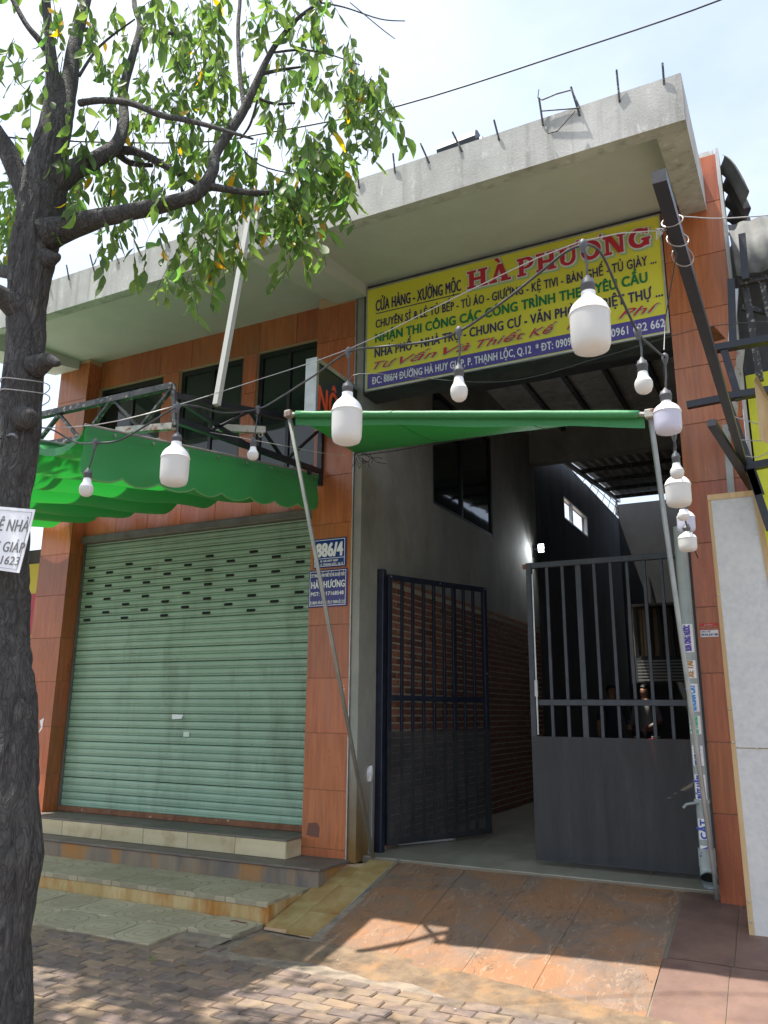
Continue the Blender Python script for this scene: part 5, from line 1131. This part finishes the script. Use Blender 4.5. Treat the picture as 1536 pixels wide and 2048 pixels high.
# wires and paper sign on the trunk
for y in (772, 794):
    c = atY(50, y, TYY); r_ = 41/FPX*depth(c)*1.12
    MB().tube([c+Vector((r_*math.cos(t), r_*math.sin(t), .012*math.sin(t*2))) for t in [i*2*PI/20 for i in range(21)]], .0028, 5).build('tied_wire', m_wire, tr)
ts = empty('tree_notice', atY(20, 1140, TYY-.19), 'white house rental notice fixed to the tree trunk', 'sign')
YN = TYY-.20
q = [atY(-60, 1008, YN), atY(70, 1019, YN), atY(38, 1146, YN), atY(-92, 1128, YN)]
MB().poly(q, (0, 1, 0), .003).build('notice_sheet', m_white, ts)
m_gt = flat('grey print', (.16, .16, .17), .6)
def fx(px, py): return atY(px, py, YN).x
def fz_(px, py): return atY(px, py, YN).z
# line of text follows the sheet, which is a little askew
def tline(s, pxl, pyl, pxr, pyr, cappx):
    A_, B4 = atY(pxl, pyl, YN-.001), atY(pxr, pyr, YN-.001); an = math.atan2(B4.z-A_.z, B4.x-A_.x); ln = (B4-A_).length; cap = cappx/FPX*depth(A_)
    o = text('lettering', s, m_gt, ts, A_.x, A_.x+ln, A_.z, cap, YN-.001, .004, .14, rot=0, ext=.0005); O = org(ts)
    for v in o.data.vertices:
        p = v.co+O-A_; c, s2 = math.cos(an), math.sin(an); v.co = A_+Vector((p.x*c-p.z*s2, p.y, p.x*s2+p.z*c))-O
tline('CHO THUÊ NHÀ', -92, 1057, 55, 1064, 24); tline('HÀ HUY GIÁP', -72, 1098, 47, 1106, 21); tline('1623', 0, 1128, 37, 1131, 18)
bd = MB()
for p, r2 in (((-55, 1015), (64, 1025)), ((64, 1025), (33, 1139)), ((33, 1139), (-86, 1124))): bd.beam(atY(*p, YN-.001), atY(*r2, YN-.001), .0015, .001)
bd.build('printed_border', m_gt, ts)

# leaves
def leaf_mesh(k):
    rs = [(0, 0), (.10, .20), (.28, .46), (.50, .5), (.72, .36), (.88, .16), (1.0, 0)]; mb = MB(); cv = .12+.24*k; vs = []; fs = []
    for t, w in rs:
        z = -t; y = cv*t*t; ww = w*.40
        sd = .10*k*math.sin(t*3.0); vs += [(-ww+sd, y+.42*ww, z), (sd, y, z), (ww+sd, y+.42*ww+.10*t*(k-1), z)]
    for i in range(len(rs)-1):
        b = i*3; fs += [(b, b+1, b+4, b+3), (b+1, b+2, b+5, b+4)]
    return mb.add(vs, fs)
LM = []
for k in range(3):
    for mt in (m_leaf, m_leafy): LM.append(leaf_mesh(k).mesh('leaf', mt, smooth=True))
CL = [(95, 50, 55, 26, -4.2), (150, 40, 45, 22, -3.8), (75, 205, 26, 10, -4.1), (92, 225, 22, 7, -4.1), (12, 120, 26, 10, -4.0), (10, 385, 60, 60, -3.2), (20, 470, 50, 45, -3.1), (10, 290, 40, 14, -3.4), (25, 430, 40, 30, -3.4),
 (210, 60, 40, 22, -3.6), (262, 100, 30, 14, -3.3), (180, 130, 36, 18, -3.7), (160, 240, 26, 12, -4.1), (150, 330, 40, 22, -3.8), (195, 320, 40, 22, -3.6), (165, 385, 50, 30, -3.6), (130, 410, 30, 16, -3.7), (235, 240, 44, 20, -3.4), (225, 370, 46, 26, -3.5), (265, 375, 44, 24, -3.5), (255, 165, 32, 12, -3.3),
 (390, 55, 56, 46, -3.3), (395, 115, 56, 60, -3.4), (420, 160, 56, 48, -3.4), (350, 100, 44, 26, -3.3), (450, 30, 56, 34, -3.2), (330, 60, 44, 20, -3.3), (300, 20, 44, 20, -3.5), (310, 25, 26, 8, -3.9), (520, 40, 44, 24, -3.2), (560, 30, 44, 26, -3.3), (610, 25, 44, 28, -3.3), (640, 55, 44, 20, -3.2), (620, 110, 40, 18, -3.2), (560, 150, 46, 22, -3.3), (490, 190, 44, 20, -3.4), (290, 190, 46, 22, -3.5), (345, 225, 46, 26, -3.5), (300, 255, 46, 22, -3.5), (380, 275, 50, 26, -3.4), (440, 245, 46, 20, -3.5), (400, 215, 46, 22, -3.5), (620, 170, 40, 14, -3.2), (540, 240, 40, 14, -3.3), (570, 245, 40, 12, -3.2),
 (695, 115, 24, 20, -3.1), (700, 170, 30, 30, -3.1), (740, 170, 36, 34, -3.1), (755, 215, 34, 30, -3.1), (690, 215, 30, 20, -3.1), (770, 235, 22, 14, -3.1), (715, 245, 30, 16, -3.1), (640, 200, 24, 8, -3.2),
 (645, 290, 40, 36, -3.1), (670, 340, 36, 36, -3.1), (620, 350, 44, 40, -3.2), (690, 380, 26, 22, -3.1), (580, 380, 44, 36, -3.3), (640, 400, 40, 34, -3.2), (560, 430, 40, 34, -3.3), (610, 440, 36, 30, -3.2), (575, 475, 26, 12, -3.3), (505, 400, 44, 34, -3.4), (470, 380, 36, 22, -3.4), (520, 345, 44, 24, -3.4), (460, 350, 36, 14, -3.4), (600, 310, 40, 20, -3.2), (560, 410, 40, 24, -3.3), (630, 470, 22, 8, -3.2),
 (390, 430, 36, 28, -3.5), (430, 430, 36, 24, -3.5), (380, 480, 28, 18, -3.5), (465, 450, 34, 22, -3.4), (455, 495, 26, 14, -3.4), (435, 530, 24, 10, -3.4), (380, 545, 26, 14, -3.5), (370, 590, 20, 8, -3.5), (350, 520, 24, 10, -3.5), (245, 450, 30, 18, -3.6), (240, 485, 22, 8, -3.6), (205, 500, 16, 5, -3.7), (215, 470, 16, 4, -3.7), (305, 500, 26, 4, -3.6), (285, 520, 16, 3, -3.6), (350, 400, 30, 10, -3.5), (335, 350, 36, 16, -3.5), (290, 330, 36, 14, -3.5), (410, 320, 30, 8, -3.4),
 (0, 60, 30, 8, -3.8), (40, 150, 20, 5, -4.0)]
lv = []; tw_ = MB()
rnd = random.Random(3)
for cx, cy, rad, n, Y in CL:
    left = int(n*1.5)
    while left > 0:
        a = rnd.uniform(0, 2*PI); r_ = .85*rad*math.sqrt(rnd.random()); x, y = cx+r_*math.cos(a), cy+r_*math.sin(a)-32
        Yq = Y+rnd.uniform(-.3, .3); p = atY(x, y, Yq); k = min(left, rnd.randint(5, 9)); left -= k
        d = Vector((rnd.uniform(-.5, .5), rnd.uniform(-.5, .5), -rnd.uniform(.55, 1.1))).normalized(); ln = .034*k; pts = [p, p+d*ln*.5+Vector((0, 0, -.01)), p+d*ln+Vector((0, 0, -.05))]
        tw_.tube(pts, [.0022, .0018, .0012], 4)
        for j in range(k):
            t = (j+.6)/k; q = pts[0]*(1-t)**2+pts[1]*2*t*(1-t)+pts[2]*t*t
            lv.append((q, Euler((rnd.uniform(-.4, .4), rnd.uniform(-.35, .35)+(.3 if j % 2 else -.3), rnd.uniform(0, 2*PI))), rnd.uniform(.055, .118), rnd.random()))
# crown above and left of the picture, seen from other positions and shading the pavement
for i in range(430):
    c = Vector((rnd.uniform(-6.2, -1.6), rnd.uniform(-5.3, -2.5), rnd.uniform(5.9, 8.8))) if i < 130 else Vector((rnd.uniform(-7.4, -4.3), rnd.uniform(-4.7, -2.8), rnd.uniform(5.8, 8.4)))
    if proj(c)[1] > -40 and -40 < proj(c)[0] < 1580: continue
    if c.x > -5.2 and c.y > -3.7: continue
    for j in range(10):
        q = c+Vector((rnd.gauss(0, .26), rnd.gauss(0, .26), rnd.gauss(0, .2)))
        if 0 < proj(q)[1]: continue
        lv.append((q, Euler((rnd.choice((-1, 1))*rnd.uniform(.7, 1.7), rnd.uniform(-.5, .5), rnd.uniform(0, 2*PI))), rnd.uniform(.11, .17), .5))
def show(t):
    x, y = proj(t[0]); return (0 if (-10 < x < 1540 and -10 < y < 2048) else 1, -t[2]/depth(t[0]))
lv.sort(key=show); rest = {0: MB(), 1: MB()}
for i, (q, e, s_, rr_) in enumerate(lv):
    yl = 1 if rr_ > .982 else 0; me = LM[(i % 3)*2+yl]
    if i < 290: inst('leaf', me, q, tr, e, (s_*1.05, s_, s_))
    else:
        Mx = Matrix.Translation(q) @ e.to_matrix().to_4x4() @ Matrix.Diagonal((s_*1.05, s_, s_, 1)); rest[yl].add([Mx @ v.co for v in me.vertices], [tuple(p.vertices) for p in me.polygons])
rest[0].build('foliage', m_leaf, tr, smooth=True, kind='stuff'); rest[1].build('yellow_foliage', m_leafy, tr, smooth=True, kind='stuff')
tw_.build('twigs', m_bark, tr, kind='stuff')
# long bare hanging twigs
ht = MB()
for i in range(34):
    x, y = rnd.uniform(120, 640), rnd.uniform(20, 420)
    if x > 650 and y > 150: continue
    Yq = rnd.uniform(-3.8, -3.1); p = atY(x, y, Yq); pts = [p]
    for k in range(5): pts.append(pts[-1]+Vector((rnd.uniform(-.05, .05), rnd.uniform(-.04, .04), -rnd.uniform(.05, .11))))
    ht.tube(smooth(pts, 2), [.003*(1-k/14) for k in range(11)], 4)
ht.build('hanging_twigs', m_bark, tr, kind='stuff')

# litter on the paving
lt = bpy.data.objects.new('leaf_litter', None); 
bits = MB()
for i in range(240):
    x, y = rnd.uniform(-6, 1), rnd.uniform(-4.2, -1.0); 
    if x > -3.2 and y > -1.5: continue
    z = .022 if y > -1.6 and x < -3.75 else .012; s_ = rnd.uniform(.004, .012); a = rnd.uniform(0, PI)
    bits.add([(x+s_*math.cos(a), y+s_*math.sin(a), z), (x-s_*.5*math.sin(a), y+s_*.5*math.cos(a), z+.004), (x-s_*math.cos(a), y-s_*math.sin(a), z), (x+s_*.4*math.sin(a), y-s_*.4*math.cos(a), z+.001)], [(0, 1, 2, 3)])
o = bits.build('ground_litter', M('dry litter', (.20, .14, .07), (.45, .38, .26), 60), None, kind='stuff'); o['label'] = 'dry leaf scraps scattered over the pavers and steps'; o['category'] = 'litter'
for x, y, nm in ((740, 762, 'a'), (635, 732, 'b')):
    p = atZ(x/2, 1550+y/2, .012); me = LM[1] if nm == 'a' else LM[0]
    o = bpy.data.objects.new('fallen_leaf', me); COL.objects.link(o); o.location = p+Vector((0, 0, .006)); o.rotation_euler = (PI/2-.15, 0, 1.2 if nm == 'a' else 2.6); o.scale = (.07, .07, .07)
    o['label'] = 'dry yellow leaf lying on the brown pavers' if nm == 'a' else 'dull green leaf lying on the pavers near the green tiles'; o['category'] = 'leaf'
p = atZ(952*.5, 1550+588*.5, .035); MB_ = MB().tube([p+Vector((-.07, -.01, 0)), p+Vector((-.03, .012, .004)), p+Vector((.03, -.006, .002)), p+Vector((.07, .012, 0))], .004, 6)
o = MB_.build('fallen_twig', m_rail, None); o['label'] = 'short reddish twig lying on the green patterned tiles'; o['category'] = 'twig'
